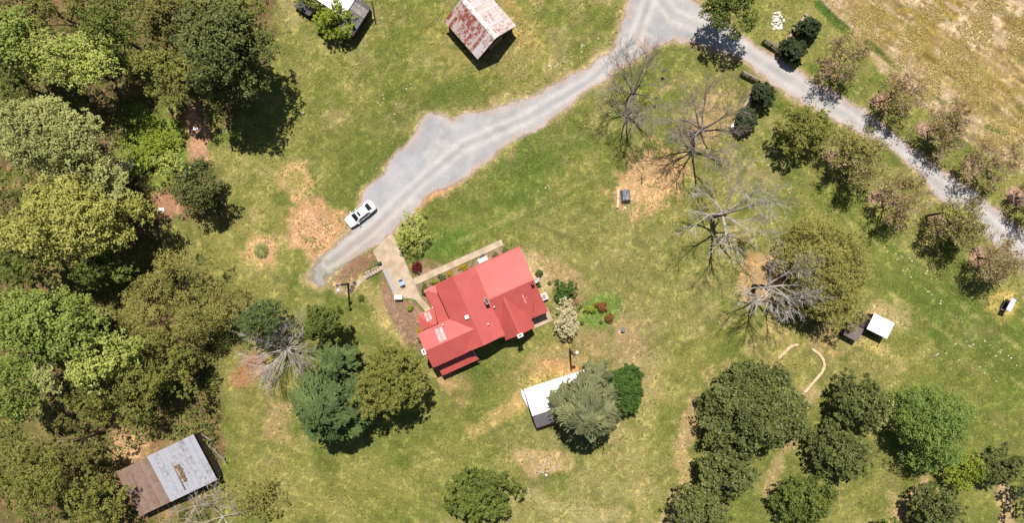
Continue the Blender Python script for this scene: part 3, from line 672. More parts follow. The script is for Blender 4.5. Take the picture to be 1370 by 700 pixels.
tree('olivegold', 'olivegold', 1076, 171, 42, 39, -30, 8, .2, 'leafy olive green tree, first in the row on the lawn side', nl=44, dens=.6, lr=(.16, .26))
tree('willow', 'willow', 1150, 197, 24, 18, 20, 8.5, .18, 'olive green sapling leaning to the road beside the leafy olive green tree', nl=20, dens=.35, lr=(.16, .28))
tree('yellow', 'yellow', 1280, 284, 19, 13, 20, 8, .17, 'yellow green leafy shoot on the road side of the fourth budding tree', nl=12, dens=.35, name='shrub', cat='shrub')
tree('mid', 'mid', 980, 8, 46, 38, 20, 10, .24, 'green tree at the top edge shading the road junction', nl=46, dens=.55, lr=(.16, .28))
tree('lime', 'lime', 448, 27, 33, 33, 0, 4.6, .17, 'round lime green tree beside the dark roofed outbuilding', nl=44, dens=.8, lr=(.16, .24))
tree('mid', 'mid', 412, 4, 26, 14, 10, 3, .2, 'low green shrub at the top edge beside the round lime green tree', nl=14, dens=.7, name='shrub', cat='shrub')
HG = 'round dark evergreens by the gate walls'
for x, y, r, h, lab in [(1082, 37, 17, 3.2, 'round dark evergreen at the far end of the upper gate wall'), (1062, 66, 18, 3.4, 'round dark evergreen next to the road at the upper gate wall'), (1021, 126, 18, 3.4, 'round dark evergreen next to the road at the lower gate wall'), (998, 160, 17, 3.2, 'round dark evergreen at the far end of the lower gate wall')]:
    tree('hedge', 'hedge', x, y, r, r, 0, h, .15, lab, HG, nl=44, dens=1.3, T=r * S * .8, name='evergreen_shrub', cat='shrub', lr=(.3, .4), tr=.08)
# --- shrubs round the house
for mk, x, y, rx, ry, h, lab in [
 ('kelly', 756, 387, 18, 17, 2.4, 'vivid green clipped round shrub above the white blossoming tree'), ('rust', 804, 411, 10, 9, 1.3, 'rust brown round shrub right of the blossoming tree'),
 ('rust', 815, 426, 7, 7, 1.0, 'smaller rust brown shrub below the other rust one'), ('maroon', 557, 358, 8.5, 9, 1.5, 'maroon round shrub in the corner of the concrete walks'),
 ('lime', 549, 412, 5, 5, .7, 'small bright green shrub in the mulch below the white bin'), ('mid', 567, 386, 6, 9, 1.4, 'upright green shrub at the left front corner of the house'),
 ('lime', 580, 377, 8, 4, .7, 'pale lime plant in the bed in front of the house'), ('dark', 591, 371, 8, 6, 1.0, 'dark green shrub between the pale lime plant and the gold plants'),
 ('gold', 602, 366, 6, 4, .6, 'small gold plant in the front bed'), ('gold', 620, 358, 8, 5, .7, 'larger gold plant in the front bed, nearer the white bench'),
 ('mid', 663, 342, 6, 5, .9, 'green shrub in the front bed just right of the white bench'), ('mid', 676, 336, 6, 5, .9, 'green shrub at the right end of the front bed'),
 ('gold', 561, 442, 4, 4, .6, 'yellow plant at the left wall of the house'), ('dark', 563, 454, 4, 6, .8, 'dark shrub at the left wall of the house below the yellow plant'),
 ('dark', 722, 366, 6, 6, .8, 'dark rose bush above the satellite dish at the right wall'), ('kelly', 720, 381, 4, 5, .5, 'small green plant below the satellite dish'),
 ('mid', 735, 379, 3, 3, .3, 'tiny green tuft beside the dark rose stems'), ('lime', 788, 414, 12, 7, .35, 'low bright green plants between blossoming tree and rust shrub'),
 ('dark', 778, 432, 3, 3, .5, 'small dark tuft at the foot of the blossoming tree'), ('mid', 483, 399, 5, 5, .5, 'small green shrub in the grass below the timber steps'),
 ('dark', 804, 431, 2.5, 2.5, .4, 'tiny dark plant left of the smaller rust shrub'), ('lime', 295, 652, 6, 5, .6, 'bright green tuft at the right corner of the old tin shed')]:
    tree(mk, mk, x, y, rx, ry, 0, h, .1 if rx < 9 else .13, lab, nl=14, dens=.8, name='shrub', cat='shrub', lr=(.3, .42), tr=.03, limbn=3)
# rose stems
bare_tree(743, 377, 7, 1.1, 'dark leafless rose stems between the house and the clipped shrub', None, BARK_D, BARK_D, n=6, r0=.05, fork=.1, maxl=1, name='rose_bush', cat='shrub')
bare_tree(858, 239, 9, 1.3, 'small dark leafless sapling on the round patch of bare soil', None, BARK_D, BARK_D, n=7, r0=.06, fork=.15, maxl=1, name='sapling', cat='tree')
# spiky grass clump on its round bed
root = thing('grass_clump', 'spiky ornamental grass clump on a round soil bed left of the car', 'plant', G(350, 335))
n = 700; a = rs.uniform(0, 6.283, n); q = rs.uniform(.1, 1, n)
P = np.stack([np.cos(a) * q * .9, np.sin(a) * q * .9, .75 - .5 * q * q], 1); D = np.stack([np.cos(a), np.sin(a), .9 - 1.6 * q], 1)
link('blades', card_mesh('blades', P, rs.normal(size=(n, 3)) * .4 + [0, 0, 1], np.full(n, .8), np.full(n, .07), rs.rand(n), D), LM['pale'], root)
b = MB(); b.cyl((0, 0, 0), .22, .25, 10, .12); b.build('root_crown', BARK_D, root)

# --- short tufts in the lawn and rough grass along the field, as ground cover
def tufts(name, n, region, mk, size, z=.035, keep=None):
    x = rs.uniform(region[0], region[2], n); y = rs.uniform(region[1], region[3], n)
    nn = fbm(x, y, 2.5, 4, 61)
    m = (rs.rand(n) < sstep(.42, .6, nn)) & (polydist(x / S + 685, 350 - y / S, ROAD) > 6)
    fl = polydist(x / S + 685, 350 - y / S, FIELD) < 0
    if keep == 'field': m &= fl
    else: m &= ~fl
    for P_ in ([(499, 336), (523, 312), (550, 372), (671, 320), (673, 328), (556, 381), (577, 414), (569, 416), (528, 398)],): m &= polydist(x / S + 685, 350 - y / S, P_) > 2
    x, y = x[m], y[m]; k = len(x); sz = size * rs.uniform(.5, 1.4, k)
    P = np.stack([x, y, np.full(k, z)], 1)
    return tag(link(name, card_mesh(name, P, rs.normal(size=(k, 3)) * .16 + [0, 0, 1], sz, sz * .5, rs.rand(k)), LM[mk]), kind='stuff')
def undergrowth():
    n = 60000; x = rs.uniform(-80, -35, n); y = rs.uniform(-42, 42, n); px, py = x / S + 685, 350 - y / S
    f = polydist(px, py, FOREST); nz = fbm(x, y, 4, 4, 201)
    m = (f < -4) & (rs.rand(n) < sstep(.3, .5, nz) * .95) & (np.hypot((px - 265) / 18, (py - 178) / 42) > 1) & (np.hypot((px - 228) / 22, (py - 275) / 18) > 1) & (np.hypot((px - 226) / 70, (py - 638) / 52) > 1)
    x, y = x[m], y[m]; k = len(x); sz = rs.uniform(.2, .5, k); z = rs.uniform(.05, 1, k) * (nz[m] - .3) * 3.2
    return tag(link('woodland_undergrowth', card_mesh('woodland_undergrowth', np.stack([x, y, np.abs(z) + .05], 1), rs.normal(size=(k, 3)) * .5 + [0, 0, 1], sz, sz * .6, rs.rand(k)), LM['mid']), kind='stuff')
undergrowth()
LM['tuftg'] = L2((90, 108, 44), (150, 152, 78), name='blades_green', k=.74); LM['tufts'] = L2((160, 152, 92), (204, 188, 138), name='blades_straw', k=.7)
LM['fieldg'] = L2((150, 132, 70), (190, 170, 104), name='blades_field', k=.7)
LM['tuftd'] = L2((88, 108, 44), (112, 128, 54), name='blades_dark', k=.7)
tufts('grass_tufts', 60000, (-45, -XM / 2, 73.5, 37.5), 'tuftg', .28)
tufts('dry_grass_tufts', 13000, (-45, -XM / 2, 73.5, 37.5), 'tufts', .24)
#tufts('weed_tufts', 3000, (-45, -XM / 2, 73.5, 37.5), 'tuftd', .42, .05)
tufts('field_stubble', 26000, (42, 8, 74, 38), 'tufts', .34, .04, 'field')
tufts('field_grass', 9000, (42, 8, 74, 38), 'fieldg', .3, .05, 'field')

# pale stones lying in lines
STONE = mat('pale_stone', lin((226, 206, 182), .8), .9, var=.15, scale=6, objvar=.1)
def rock(mb, c, s):
    vs = []; n = 6
    for k, (zz, rr) in enumerate(((0, 1), (.5, .85), (.8, .35))):
        for i in range(n):
            a = 2 * math.pi * (i + .3 * k) / n; q = s * rr * R.uniform(.7, 1.15)
            vs.append((c[0] + q * math.cos(a), c[1] + q * .75 * math.sin(a), c[2] + zz * s * .7))
    mb.add(vs, [tuple(range(12, 18))] + [(k * n + i, k * n + (i + 1) % n, (k + 1) * n + (i + 1) % n, (k + 1) * n + i) for k in (0, 1) for i in range(n)])
mb = MB()
for P_, n in (([(484, 118), (468, 150)], 5), ([(520, 118), (500, 152)], 6), ([(550, 108), (520, 160)], 9), ([(640, 86), (660, 80)], 0), ([(744, 86), (802, 50)], 14), ([(1195, 335), (1250, 375)], 14), ([(1180, 330), (1240, 390), (1300, 440), (1352, 480)], 34),
              ([(1228, 472), (1262, 470), (1300, 490), (1340, 512)], 22), ([(1272, 452), (1320, 470), (1366, 492)], 18), ([(1022, 215), (1060, 262)], 8), ([(1330, 360), (1370, 395)], 6), ([(690, 262), (740, 250)], 6), ([(404, 280), (448, 305)], 16), ([(412, 320), (430, 340)], 10)):
    for i in range(n):
        t = R.random() * (len(P_) - 1); k = int(t); t -= k; x = P_[k][0] * (1 - t) + P_[k + 1][0] * t + R.gauss(0, 2.5); y = P_[k][1] * (1 - t) + P_[k + 1][1] * t + R.gauss(0, 2.5)
        c = G(x, y); rock(mb, (c.x, c.y, -.02), R.uniform(.06, .17))
for i in range(60):
    c = G(R.uniform(300, 1365), R.uniform(5, 695)); rock(mb, (c.x, c.y, -.02), R.uniform(.05, .13))
tag(mb.build('scattered_stones', STONE), kind='stuff')
for x, y, s, lab in [(405, 151, .28, 'single tan stone in the lawn between the wood and the driveway'), (735, 88, .26, 'single pale stone in the verge above the driveway'), (836, 278, .3, 'pale stone below the tarp covered pit on the bare soil')]:
    mb = MB(); c = G(x, y); rock(mb, (0, 0, -.02), s); o = mb.build('stone', STONE, loc=(c.x, c.y, 0)); tag(o, lab, 'stone')
root = thing('stone_heap', 'heap of white stones beside the upper gate wall', 'stone heap', G(1040, 28))
WS = mat('white_stone', lin((244, 236, 224), .85), .9, var=.1, scale=6)
for i in range(70):
    a = R.uniform(0, 6.28); q = math.sqrt(R.random()); mb = MB()
    rock(mb, (0, 0, 0), R.uniform(.1, .24)); o = mb.build('stone', WS, root); o.location = (.95 * q * math.cos(a), 1.35 * q * math.sin(a), .15 * (1 - q))
#PART2

# ------------------------------------------------------------------ buildings
def ribs(pts, gap, w, hgt):
    """raised seams running down the fall of a planar roof face"""
    pts = [Vector(p) for p in pts]; n = (pts[1] - pts[0]).cross(pts[2] - pts[0]).normalized()
    if n.z < 0: n = -n
    fall = Vector((n.x, n.y, 0)); fall = fall.normalized() if fall.length > 1e-4 else Vector((0, -1, 0))
    t = Vector((-fall.y, fall.x, 0)); d3 = (fall - n * fall.dot(n)).normalized()
    c = [p.dot(t) for p in pts]; lo, hi = min(c), max(c); mb = MB(); k = lo + gap / 2
    while k < hi - .05:
        hit = []
        for i in range(len(pts)):
            a, b = c[i], c[(i + 1) % len(pts)]
            if (a - k) * (b - k) < 0: hit.append(pts[i].lerp(pts[(i + 1) % len(pts)], (k - a) / (b - a)))
        if len(hit) == 2 and (hit[0] - hit[1]).length > .3:
            p, q = hit; o = t * w / 2; u = n * hgt; e = -n * .01
            vs = [p - o + e, p + o + e, q + o + e, q - o + e, p - o + u, p + o + u, q + o + u, q - o + u]
            mb.add(vs, [(0, 1, 2, 3), (4, 7, 6, 5), (0, 4, 5, 1), (1, 5, 6, 2), (2, 6, 7, 3), (3, 7, 4, 0)])
        k += gap
    return mb

RED = mat('red_painted_metal', lin((222, 104, 96), .6), .5, var=.06, scale=.6, spec=.45)
RED2 = mat('red_seam', lin((226, 114, 106), .61), .5, spec=.45)
def sheen(m):
    pass
CREAM = mat('cream_siding', lin((214, 206, 190), .8), .8, var=.05)
TRIM = mat('white_trim', lin((240, 236, 230), .85), .6, var=.04)
GLASS = mat('dark_glass', (.02, .025, .03), .08, spec=.6)
DARK = mat('dark_iron', (.03, .03, .032), .5)
BRICKM = mat('chimney_brick', lin((150, 84, 70), .8), .9, var=.3, scale=9)
CONC = mat('old_concrete', lin((214, 192, 164), .74), .9, base2=lin((190, 166, 140), .72), scale=.9, bump=.25, bscale=9)
WOODG = mat('weathered_wood', lin((150, 138, 124), .7), .9, var=.3, scale=4, objvar=.2)
WOODP = mat('pale_timber', lin((222, 192, 160), .8), .85, var=.15, scale=3, objvar=.08)
WOODD = mat('dark_wood', lin((84, 70, 60), .7), .9, var=.3, scale=4, objvar=.2)
BLACKR = mat('black_rubber', (.02, .02, .02), .8)

# the house: local x runs to the right gable, local y to the front walk
HA = math.radians(24.2); ho = G(640, 400)
house = thing('farmhouse', 'long farmhouse with salmon red metal roofs and several gables in the middle of the lawn', 'house', (ho.x, ho.y, 0), HA)
def roofface(pts, gap=.46):
    mb = MB(); mb.slab(pts, .1); o = mb.build('roof', RED, house)
    r = ribs(pts, gap, .035, .03).build('roof_seam', RED2, o); tag(r, kind='stuff'); return o
E0, ER, EX0, EX1 = 2.9, 4.75, 1.55, 8.3
roofface([(EX0, -.6, ER), (EX1, -.6, ER), (EX1 + .15, 4.35, E0), (EX0, 4.35, E0)])
roofface([(EX0, -.6, ER), (EX0, -5.5, E0), (6.1, -5.5, E0), (6.9, -3.55, 3.62), (EX1, -3.55, 3.62), (EX1, -.6, ER)])
roofface([(6.15, -5.52, 2.88), (8.35, -5.52, 3.02), (8.32, -3.5, 3.64), (6.95, -3.5, 3.62)], .4)   # flatter porch part
# south gable on the right wing
gx0, gx1, gm, gz, ge = 1.2, 5.75, 3.5, 4.7, 2.95
roofface([(gm, -1.1, gz), (gm, -6.75, gz), (gx0, -6.75, ge), (gx0, -1.1, ge)])
roofface([(gm, -1.1, gz), (gm, -6.75, gz), (gx1, -6.75, ge), (gx1, -1.1, ge)])
# main cross block
mx, mz = -1.5, 5.85
roofface([(mx, 4.38, mz), (mx, -5.9, mz), (1.6, -5.9, 4.62), (1.6, 4.38, 4.62)])
roofface([(mx, 4.38, mz), (mx, -5.9, mz), (-4.4, -5.9, 4.7), (-4.4, 4.0, 4.7), (-4.3, 4.38, 4.74)])
# west wing
wy, wz = -3.37, 5.72
roofface([(-1.75, wy, wz), (-9.2, wy, wz), (-9.25, -.8, 4.68), (-1.75, -.8, 4.68)])
roofface([(-1.75, wy, wz), (-9.2, wy, wz), (-9.25, -5.98, 4.66), (-1.75, -5.98, 4.66)])
# lower front corner porch, hipped
P0, P1, P2 = (-6.35, 4.32, 2.3), (-4.0, 4.32, 2.35), (-4.55, 2.95, 2.65)
roofface([P0, P1, (-4.0, 2.95, 2.67), P2]); roofface([P0, P2, (-4.3, -.9, 2.65), (-6.4, -.9, 2.32)])
# entrance porch roof at the left end
A_, B_, Pk, D_ = (-8.6, 1.45, 2.65), (-5.9, 1.5, 3.0), (-6.4, -.75, 3.75), (-8.85, -.75, 2.9)
roofface([A_, B_, Pk, (-7.2, -.35, 3.45)]); roofface([A_, (-7.2, -.35, 3.45), Pk, D_])
# low lean-to on the back of the west wing
roofface([(-8.95, -5.85, 2.95), (-4.0, -5.85, 2.95), (-3.2, -7.75, 2.15), (-8.9, -7.75, 2.15)])
mb = MB()
def ridgecap(a, b):
    a, b = Vector(a), Vector(b); d = (b - a).normalized(); s = Vector((-d.y, d.x, 0)) * .16; dn = Vector((0, 0, -.06)); up = Vector((0, 0, .035))
    m = MB(); m.add([a + up, b + up, b + s + dn, a + s + dn, a - s + dn, b - s + dn], [(0, 1, 2, 3), (1, 0, 4, 5), (0, 3, 4), (1, 5, 2), (3, 2, 5, 4)]); m.build('ridge_cap', RED2, house)
ridgecap((EX0, -.6, ER), (EX1, -.6, ER)); ridgecap((gm, -1.2, gz), (gm, -6.75, gz)); ridgecap((mx, 4.38, mz), (mx, -5.9, mz)); ridgecap((-1.75, wy, wz), (-9.2, wy, wz))
def wall_gable(pts, name='wall', m=CREAM):
    b = MB(); b.add([p for p in pts], [tuple(range(len(pts)))]); return b
def block(x0, x1, y0, y1, zt, gabx=None, gaby=None, par=house, m=CREAM, name='wall'):
    """walls as four slabs; gabx: ridge height when the gable ends face local x, gaby likewise for y"""
    t = .12
    def wp(a, b, zt, apex):
        a, b = Vector((*a, 0)), Vector((*b, 0)); d = (b - a).normalized(); nrm = Vector((-d.y, d.x, 0)) * t
        f = [a, b, b + Vector((0, 0, zt))] + ([(a + b) / 2 + Vector((0, 0, apex))] if apex else []) + [a + Vector((0, 0, zt))]
        k = len(f); vs = f + [p + nrm for p in f]
        q = MB(); q.add(vs, [tuple(range(k)), tuple(range(k, 2 * k))[::-1]] + [(i, k + i, k + (i + 1) % k, (i + 1) % k) for i in range(k)]); q.build(name, m, par)
    wp((x0, y0), (x1, y0), zt, gaby); wp((x1, y1), (x0, y1), zt, gaby); wp((x1, y0 + t), (x1, y1 - t), zt, gabx); wp((x0, y1 - t), (x0, y0 + t), zt, gabx)
block(EX0 + .3, EX1 - .35, -5.1, 3.95, 2.9, gabx=4.4); block(gx0 + .35, gx1 - .35, -6.4, -5.1, 2.95, gaby=4.45)
block(-4.05, 1.25, -5.5, 3.98, 4.62, gaby=5.55); block(-8.85, -4.05, -5.6, -1.15, 4.6, gabx=5.4)
block(-8.6, -3.6, -7.4, -5.6, 2.0)
for x, y in ((-8.45, 1.2), (-6.2, 4.05), (-8.6, -.95), (8.15, -5.3), (-6.2, 1.6)):
    b = MB(); b.box((x, y, 1.3), (.14, .14, 2.6)); b.build('porch_post', TRIM, house)
b = MB(); b.prism([(-8.7, -1.1), (-4.05, -1.1), (-4.05, 4.1), (-6.3, 4.1), (-6.3, 1.5), (-8.6, 1.5)], 0, .22); b.build('porch_floor', CONC, house)
b = MB(); b.prism([(5.5, -7.2), (8.5, -7.2), (8.5, -5.1), (5.5, -5.1)], 0, .2); b.build('back_step', CONC, house)
def window(x, y, z, w, h, side, par=house):
    """side: 0 faces -y, 1 faces +y, 2 faces +x, 3 faces -x"""
    dx, dy = ((0, -1), (0, 1), (1, 0), (-1, 0))[side]
    d = lambda a, tk: (a, tk, h) if side < 2 else (tk, a, h)
    b = MB(); b.box((x + dx * .02, y + dy * .02, z), (w + .16, .05, h + .16) if side < 2 else (.05, w + .16, h + .16)); f = b.build('window', TRIM, par)
    for s in (-1, 1):
        b = MB(); b.box((x + dx * .05 + (s * w / 4 if side < 2 else 0), y + dy * .05 + (s * w / 4 if side >= 2 else 0), z), (w / 2 - .05, .02, h - .06) if side < 2 else (.02, w / 2 - .05, h - .06)); b.build('pane', GLASS, f)
for x in (2.6, 4.4, 6.6): window(x, 3.95, 1.6, 1.0, 1.3, 1)
for x in (-2.6, -.6): window(x, 3.98, 1.7, 1.0, 1.4, 1)
for x in (2.4, 4.6): window(x, -6.4, 1.6, .9, 1.2, 0)
for x in (-3.2, -.6): window(x, -5.5, 1.8, .9, 1.3, 0)
for y in (2.2, -1.8, -3.9): window(EX1 - .35, y, 1.6, 1.0, 1.3, 2)
for y in (-4.6, -2.3): window(-8.85, y, 1.7, .9, 1.3, 3)
for x in (-7.6, -5.8): window(x, -7.4, 1.3, .8, .8, 0)
for x, y, nm in ((-4.05, 2.0, 3), (7.3, -5.1, 0)):
    b = MB(); b.box((x - .03 if nm == 3 else x, y - (.03 if nm == 0 else 0), 1.25), (.06, 1.0, 2.1) if nm == 3 else (1.0, .06, 2.1)); dr = b.build('door', TRIM, house)
    b = MB(); b.box((x - (.1 if nm == 3 else -.35), y - (.1 if nm == 0 else .35), 1.2), (.06, .06, .1)); b.build('handle', DARK, dr)
def chimney(x, y, z0, z1, w, d, m, cap, capm, rim=.1):
    b = MB(); b.box((x, y, (z0 + z1) / 2), (w, d, z1 - z0)); c = b.build('chimney', m, house)
    b = MB(); a, e = w / 2 + rim, d / 2 + rim
    for q in ((x - a + rim / 2 + .03, y, rim + .06, 2 * e), (x + a - rim / 2 - .03, y, rim + .06, 2 * e)): b.box((q[0], q[1], z1 + .06), (q[2], q[3], .12))
    for q in ((x, y - e + rim / 2 + .03), (x, y + e - rim / 2 - .03)): b.box((q[0], q[1], z1 + .06), (2 * a - 2 * rim - .12, rim + .06, .12))
    b.build('chimney_cap', capm, c); b = MB(); b.box((x, y, z1 + .015), (w - .06, d - .06, .03)); b.build('flue_opening', DARK, c)
GREYC = mat('chimney_cap_grey', lin((150, 136, 130), .8), .8, var=.2)
chimney(1.3, -.55, 4.0, 6.1, .34, .72, BRICKM, .1, GREYC)
chimney(8.0, -.85, 4.0, 5.45, .3, .45, mat('red_chimney', lin((170, 70, 64), .7), .7), .06, mat('red_cap', lin((200, 90, 84), .7), .7), .05)
chimney(3.5, -6.72, 0, 5.5, .6, .3, BRICKM, .07, TRIM); chimney(-9.3, -3.35, 0, 5.85, .3, .6, BRICKM, .07, TRIM)
b = MB(); b.box((-2.05, -1.45, 5.85), (.55, .5, .4)); b.build('roof_vent', TRIM, house, bevel=.03)
for x, y, z in ((1.85, -1.75, 4.2), (0.2, -3.5, 5.1), (-5.5, -1.1, 4.8)):
    b = MB(); b.cyl((x, y, z), .07, .65, 10); b.cyl((x, y, z + .65), .1, .05, 10); b.build('vent_pipe', TRIM, house)
# weathered patches where the red paint has come off, thin patch sheets screwed on the roof
PATCH = mat('bare_patched_metal', lin((244, 206, 204), .85), .5, base2=lin((236, 160, 152), .7), scale=2.2)
PATCHG = mat('galvanised_strip', lin((176, 160, 164), .8), .5, var=.1)
def patch(x0, x1, y0, y1, zf, m=PATCH, lift=.04, name='roof_patch'):
    b = MB(); b.slab([(x0, y0, zf(x0, y0) + lift), (x1, y0, zf(x1, y0) + lift), (x1, y1, zf(x1, y1) + lift), (x0, y1, zf(x0, y1) + lift)], .02); b.build(name, m, house)
zw = lambda x, y: wz - (y - wy) * .4047
patch(-6.85, -6.45, -3.1, -1.3, zw); patch(-6.4, -6.25, -3.1, -1.3, zw, PATCHG); patch(-6.2, -5.8, -3.1, -1.3, zw)
ze = lambda x, y: ER + (y + .6) * .3776
patch(5.95, 6.1, -3.1, -1.9, ze, PATCH); patch(6.3, 6.4, -2.6, -2.4, ze, PATCH)
_a, _b, _c = Vector(A_), Vector(B_), Vector(Pk); _n = (_b - _a).cross(_c - _a)
zp = lambda x, y: _a.z - (_n.x * (x - _a.x) + _n.y * (y - _a.y)) / _n.z
patch(-7.6, -7.25, .05, 1.3, zp); patch(-7.2, -7.1, .05, 1.3, zp, PATCHG); patch(-7.05, -6.75, .15, 1.3, zp)
def gutter(a, b):
    m = MB(); m.tube([a, b], [.07, .07], 6); m.build('gutter', RED2, house)
gutter((EX0, 4.42, 2.82), (EX1 + .1, 4.42, 2.82)); gutter((-1.8, -5.98, 4.55), (1.5, -5.98, 4.55))

# generic gable or shed building with separate roof sheets
def sheetmat(name, c1, c2, scale, lo=.42, hi=.58, stretch=(1, 1, 1), metal=.0, rough=.55):
    m = bpy.data.materials.new(name); m.use_nodes = True; n = m.node_tree.nodes; l = m.node_tree.links; p = n['Principled BSDF']
    tc = n.new('ShaderNodeTexCoord'); mp = n.new('ShaderNodeMapping'); mp.inputs['Scale'].default_value = stretch
    oi = n.new('ShaderNodeObjectInfo'); no = n.new('ShaderNodeTexNoise'); no.noise_dimensions = '4D'; no.inputs['Scale'].default_value = scale; no.inputs['Detail'].default_value = 7; no.inputs['Roughness'].default_value = .65
    ml = n.new('ShaderNodeMath'); ml.operation = 'MULTIPLY'; ml.inputs[1].default_value = 50
    l.new(oi.outputs['Random'], ml.inputs[0]); l.new(ml.outputs[0], no.inputs['W']); l.new(tc.outputs['Object'], mp.inputs[0]); l.new(mp.outputs[0], no.inputs['Vector'])
    ad = n.new('ShaderNodeMath'); ad.operation = 'MULTIPLY_ADD'; ad.inputs[1].default_value = .16; l.new(oi.outputs['Random'], ad.inputs[0]); l.new(no.outputs['Fac'], ad.inputs[2])
    r = n.new('ShaderNodeValToRGB'); r.color_ramp.elements[0].position = lo + .08; r.color_ramp.elements[1].position = hi + .08
    r.color_ramp.elements[0].color = (*c1, 1); r.color_ramp.elements[1].color = (*c2, 1)
    l.new(ad.outputs[0], r.inputs[0]); l.new(r.outputs[0], p.inputs['Base Color']); p.inputs['Roughness'].default_value = rough; p.inputs['Metallic'].default_value = metal
    return m
def sheets(corners, n, m, par, name='roof_sheet', rows=1, gapw=.02, corr=True, jit=.015, mats=None):
    """corners: eave start, eave end, ridge end, ridge start. n overlapping sheets side by side"""
    a, b, c, d = [Vector(q) for q in corners]; nn = (b - a).cross(d - a).normalized()
    if nn.z < 0: nn = -nn
    for i in range(n):
        for j in range(rows):
            t0, t1 = i / n, (i + 1) / n; s0, s1 = j / rows, (j + 1) / rows + (.03 if j < rows - 1 else 0)
            q = lambda t, s: (a.lerp(b, t)).lerp(d.lerp(c, t), s)
            p = q(t0, s0); org = p + nn * (.02 * (j % 2) + .018 * (i % 2) + R.uniform(0, jit))
            mb = MB(); ns = 6 if corr else 1
            top = []
            for k in range(ns + 1):
                t = t0 + (t1 - t0) * k / ns * (1 - gapw); zb = nn * (.025 * (k % 2) if corr else 0)
                top.append((q(t, s0) - p + zb, q(t, s1) - p + zb))
            vs = [v for pr in top for v in pr]; vs += [v - nn * .015 for v in vs]; o = len(top) * 2; fs = []
            for k in range(ns): fs += [(2 * k, 2 * k + 2, 2 * k + 3, 2 * k + 1), (o + 2 * k, o + 2 * k + 1, o + 2 * k + 3, o + 2 * k + 2)]
            fs += [(0, 1, o + 1, o), (2 * ns, o + 2 * ns, o + 2 * ns + 1, 2 * ns + 1)]
            for k in range(ns): fs += [(2 * k, o + 2 * k, o + 2 * k + 2, 2 * k + 2), (2 * k + 1, 2 * k + 3, o + 2 * k + 3, o + 2 * k + 1)]
            mb.add(vs, fs)
            ob = mb.build(name, mats(i, j) if mats else m, par); ob.location = org
def boards(a, b, z0, z1, m, par, w=.22, apex=None, name='wall_board'):
    """upright boards from a to b; apex raises the tops in the middle"""
    a, b = Vector((a[0], a[1], 0)), Vector((b[0], b[1], 0)); L = (b - a).length; n = max(1, int(L / w)); ang = math.atan2(b.y - a.y, b.x - a.x)
    for i in range(n):
        t = (i + .5) / n; p = a.lerp(b, t); zt = z1 if apex is None else z1 + (apex - z1) * (1 - abs(2 * t - 1))
        mb = MB(); mb.box((0, 0, (z0 + zt) / 2), (L / n - .012, .03 + .006 * (i % 2), zt - z0), ang); o = mb.build(name, m, par); o.location = (p.x, p.y, 0)
RUST = sheetmat('rusty_tin', lin((168, 92, 72), .7), lin((214, 190, 184), .8), 1.7, .42, .56)
RUSTL = sheetmat('pale_tin_with_rust_freckles', lin((188, 140, 126), .75), lin((222, 210, 208), .75), 3.0, .38, .48)
RUSTM = sheetmat('half_rusted_tin', lin((176, 112, 92), .7), lin((220, 208, 206), .82), 2.2, .34, .5)
TIN = sheetmat('silver_tin', lin((150, 144, 144), .62), lin((196, 196, 204), .62), 2.0, .3, .5)
TINR = sheetmat('brown_rusted_tin', lin((138, 104, 84), .68), lin((168, 146, 132), .68), 1.2, .3, .75)

# barn: frame from roof corners seen in the photograph
def frame(name, label, cat, pa, pb, z):
    """Empty at the middle of edge pa->pb (pixels of a point at height z), local x along the edge, y to its left"""
    a, b = G(*pa, z), G(*pb, z); m = (a + b) / 2; ang = math.atan2(b.y - a.y, b.x - a.x)
    return thing(name, label, cat, (m.x, m.y, 0), ang), (b - a).length
barn, L = frame('barn', 'small barn with a rust streaked tin gable roof at the top of the lawn', 'barn', (639.3, 79.3), (690.7, 34.3), 2.2)
# local x: from left eave to right eave along the front gable; y goes to the back
hl = L / 2; D = 7.2; ap = 4.6; xm = -.05
sheets([(-hl, 0, 2.2), (-hl, D, 2.2), (xm, D, ap), (xm, 0, ap)], 16, RUST, barn, rows=2, mats=lambda i, j: RUSTM if i in (0, 1, 2) else RUST)
sheets([(hl, 0, 2.2), (hl, D, 2.2), (xm, D, ap), (xm, 0, ap)], 13, RUSTL, barn, rows=2)
b = MB(); b.slab([(xm - .3, -.02, ap - .12), (xm, -.02, ap + .07), (xm, D, ap + .07), (xm - .3, D, ap - .12)], .02); b.slab([(xm, -.02, ap + .07), (xm + .3, -.02, ap - .12), (xm + .3, D, ap - .12), (xm, D, ap + .07)], .02); b.build('ridge_cap', TRIM, barn)
boards((-hl + .35, .4), (hl - .35, .4), 0, 2.1, WOODD, barn, apex=4.3); boards((-hl + .35, D - .3), (hl - .35, D - .3), 0, 2.1, WOODD, barn, apex=4.3)
boards((-hl + .35, .45), (-hl + .35, D - .35), 0, 2.2, WOODD, barn); boards((hl - .35, .45), (hl - .35, D - .35), 0, 2.2, WOODD, barn)
b = MB(); b.box((0, .33, 1.05), (2.4, .05, 2.1)); dr = b.build('door', WOODG, barn)
for z in (.5, 1.6):
    b = MB(); b.box((0, .28, z), (2.3, .04, .16)); b.build('door_brace', WOODG, dr)

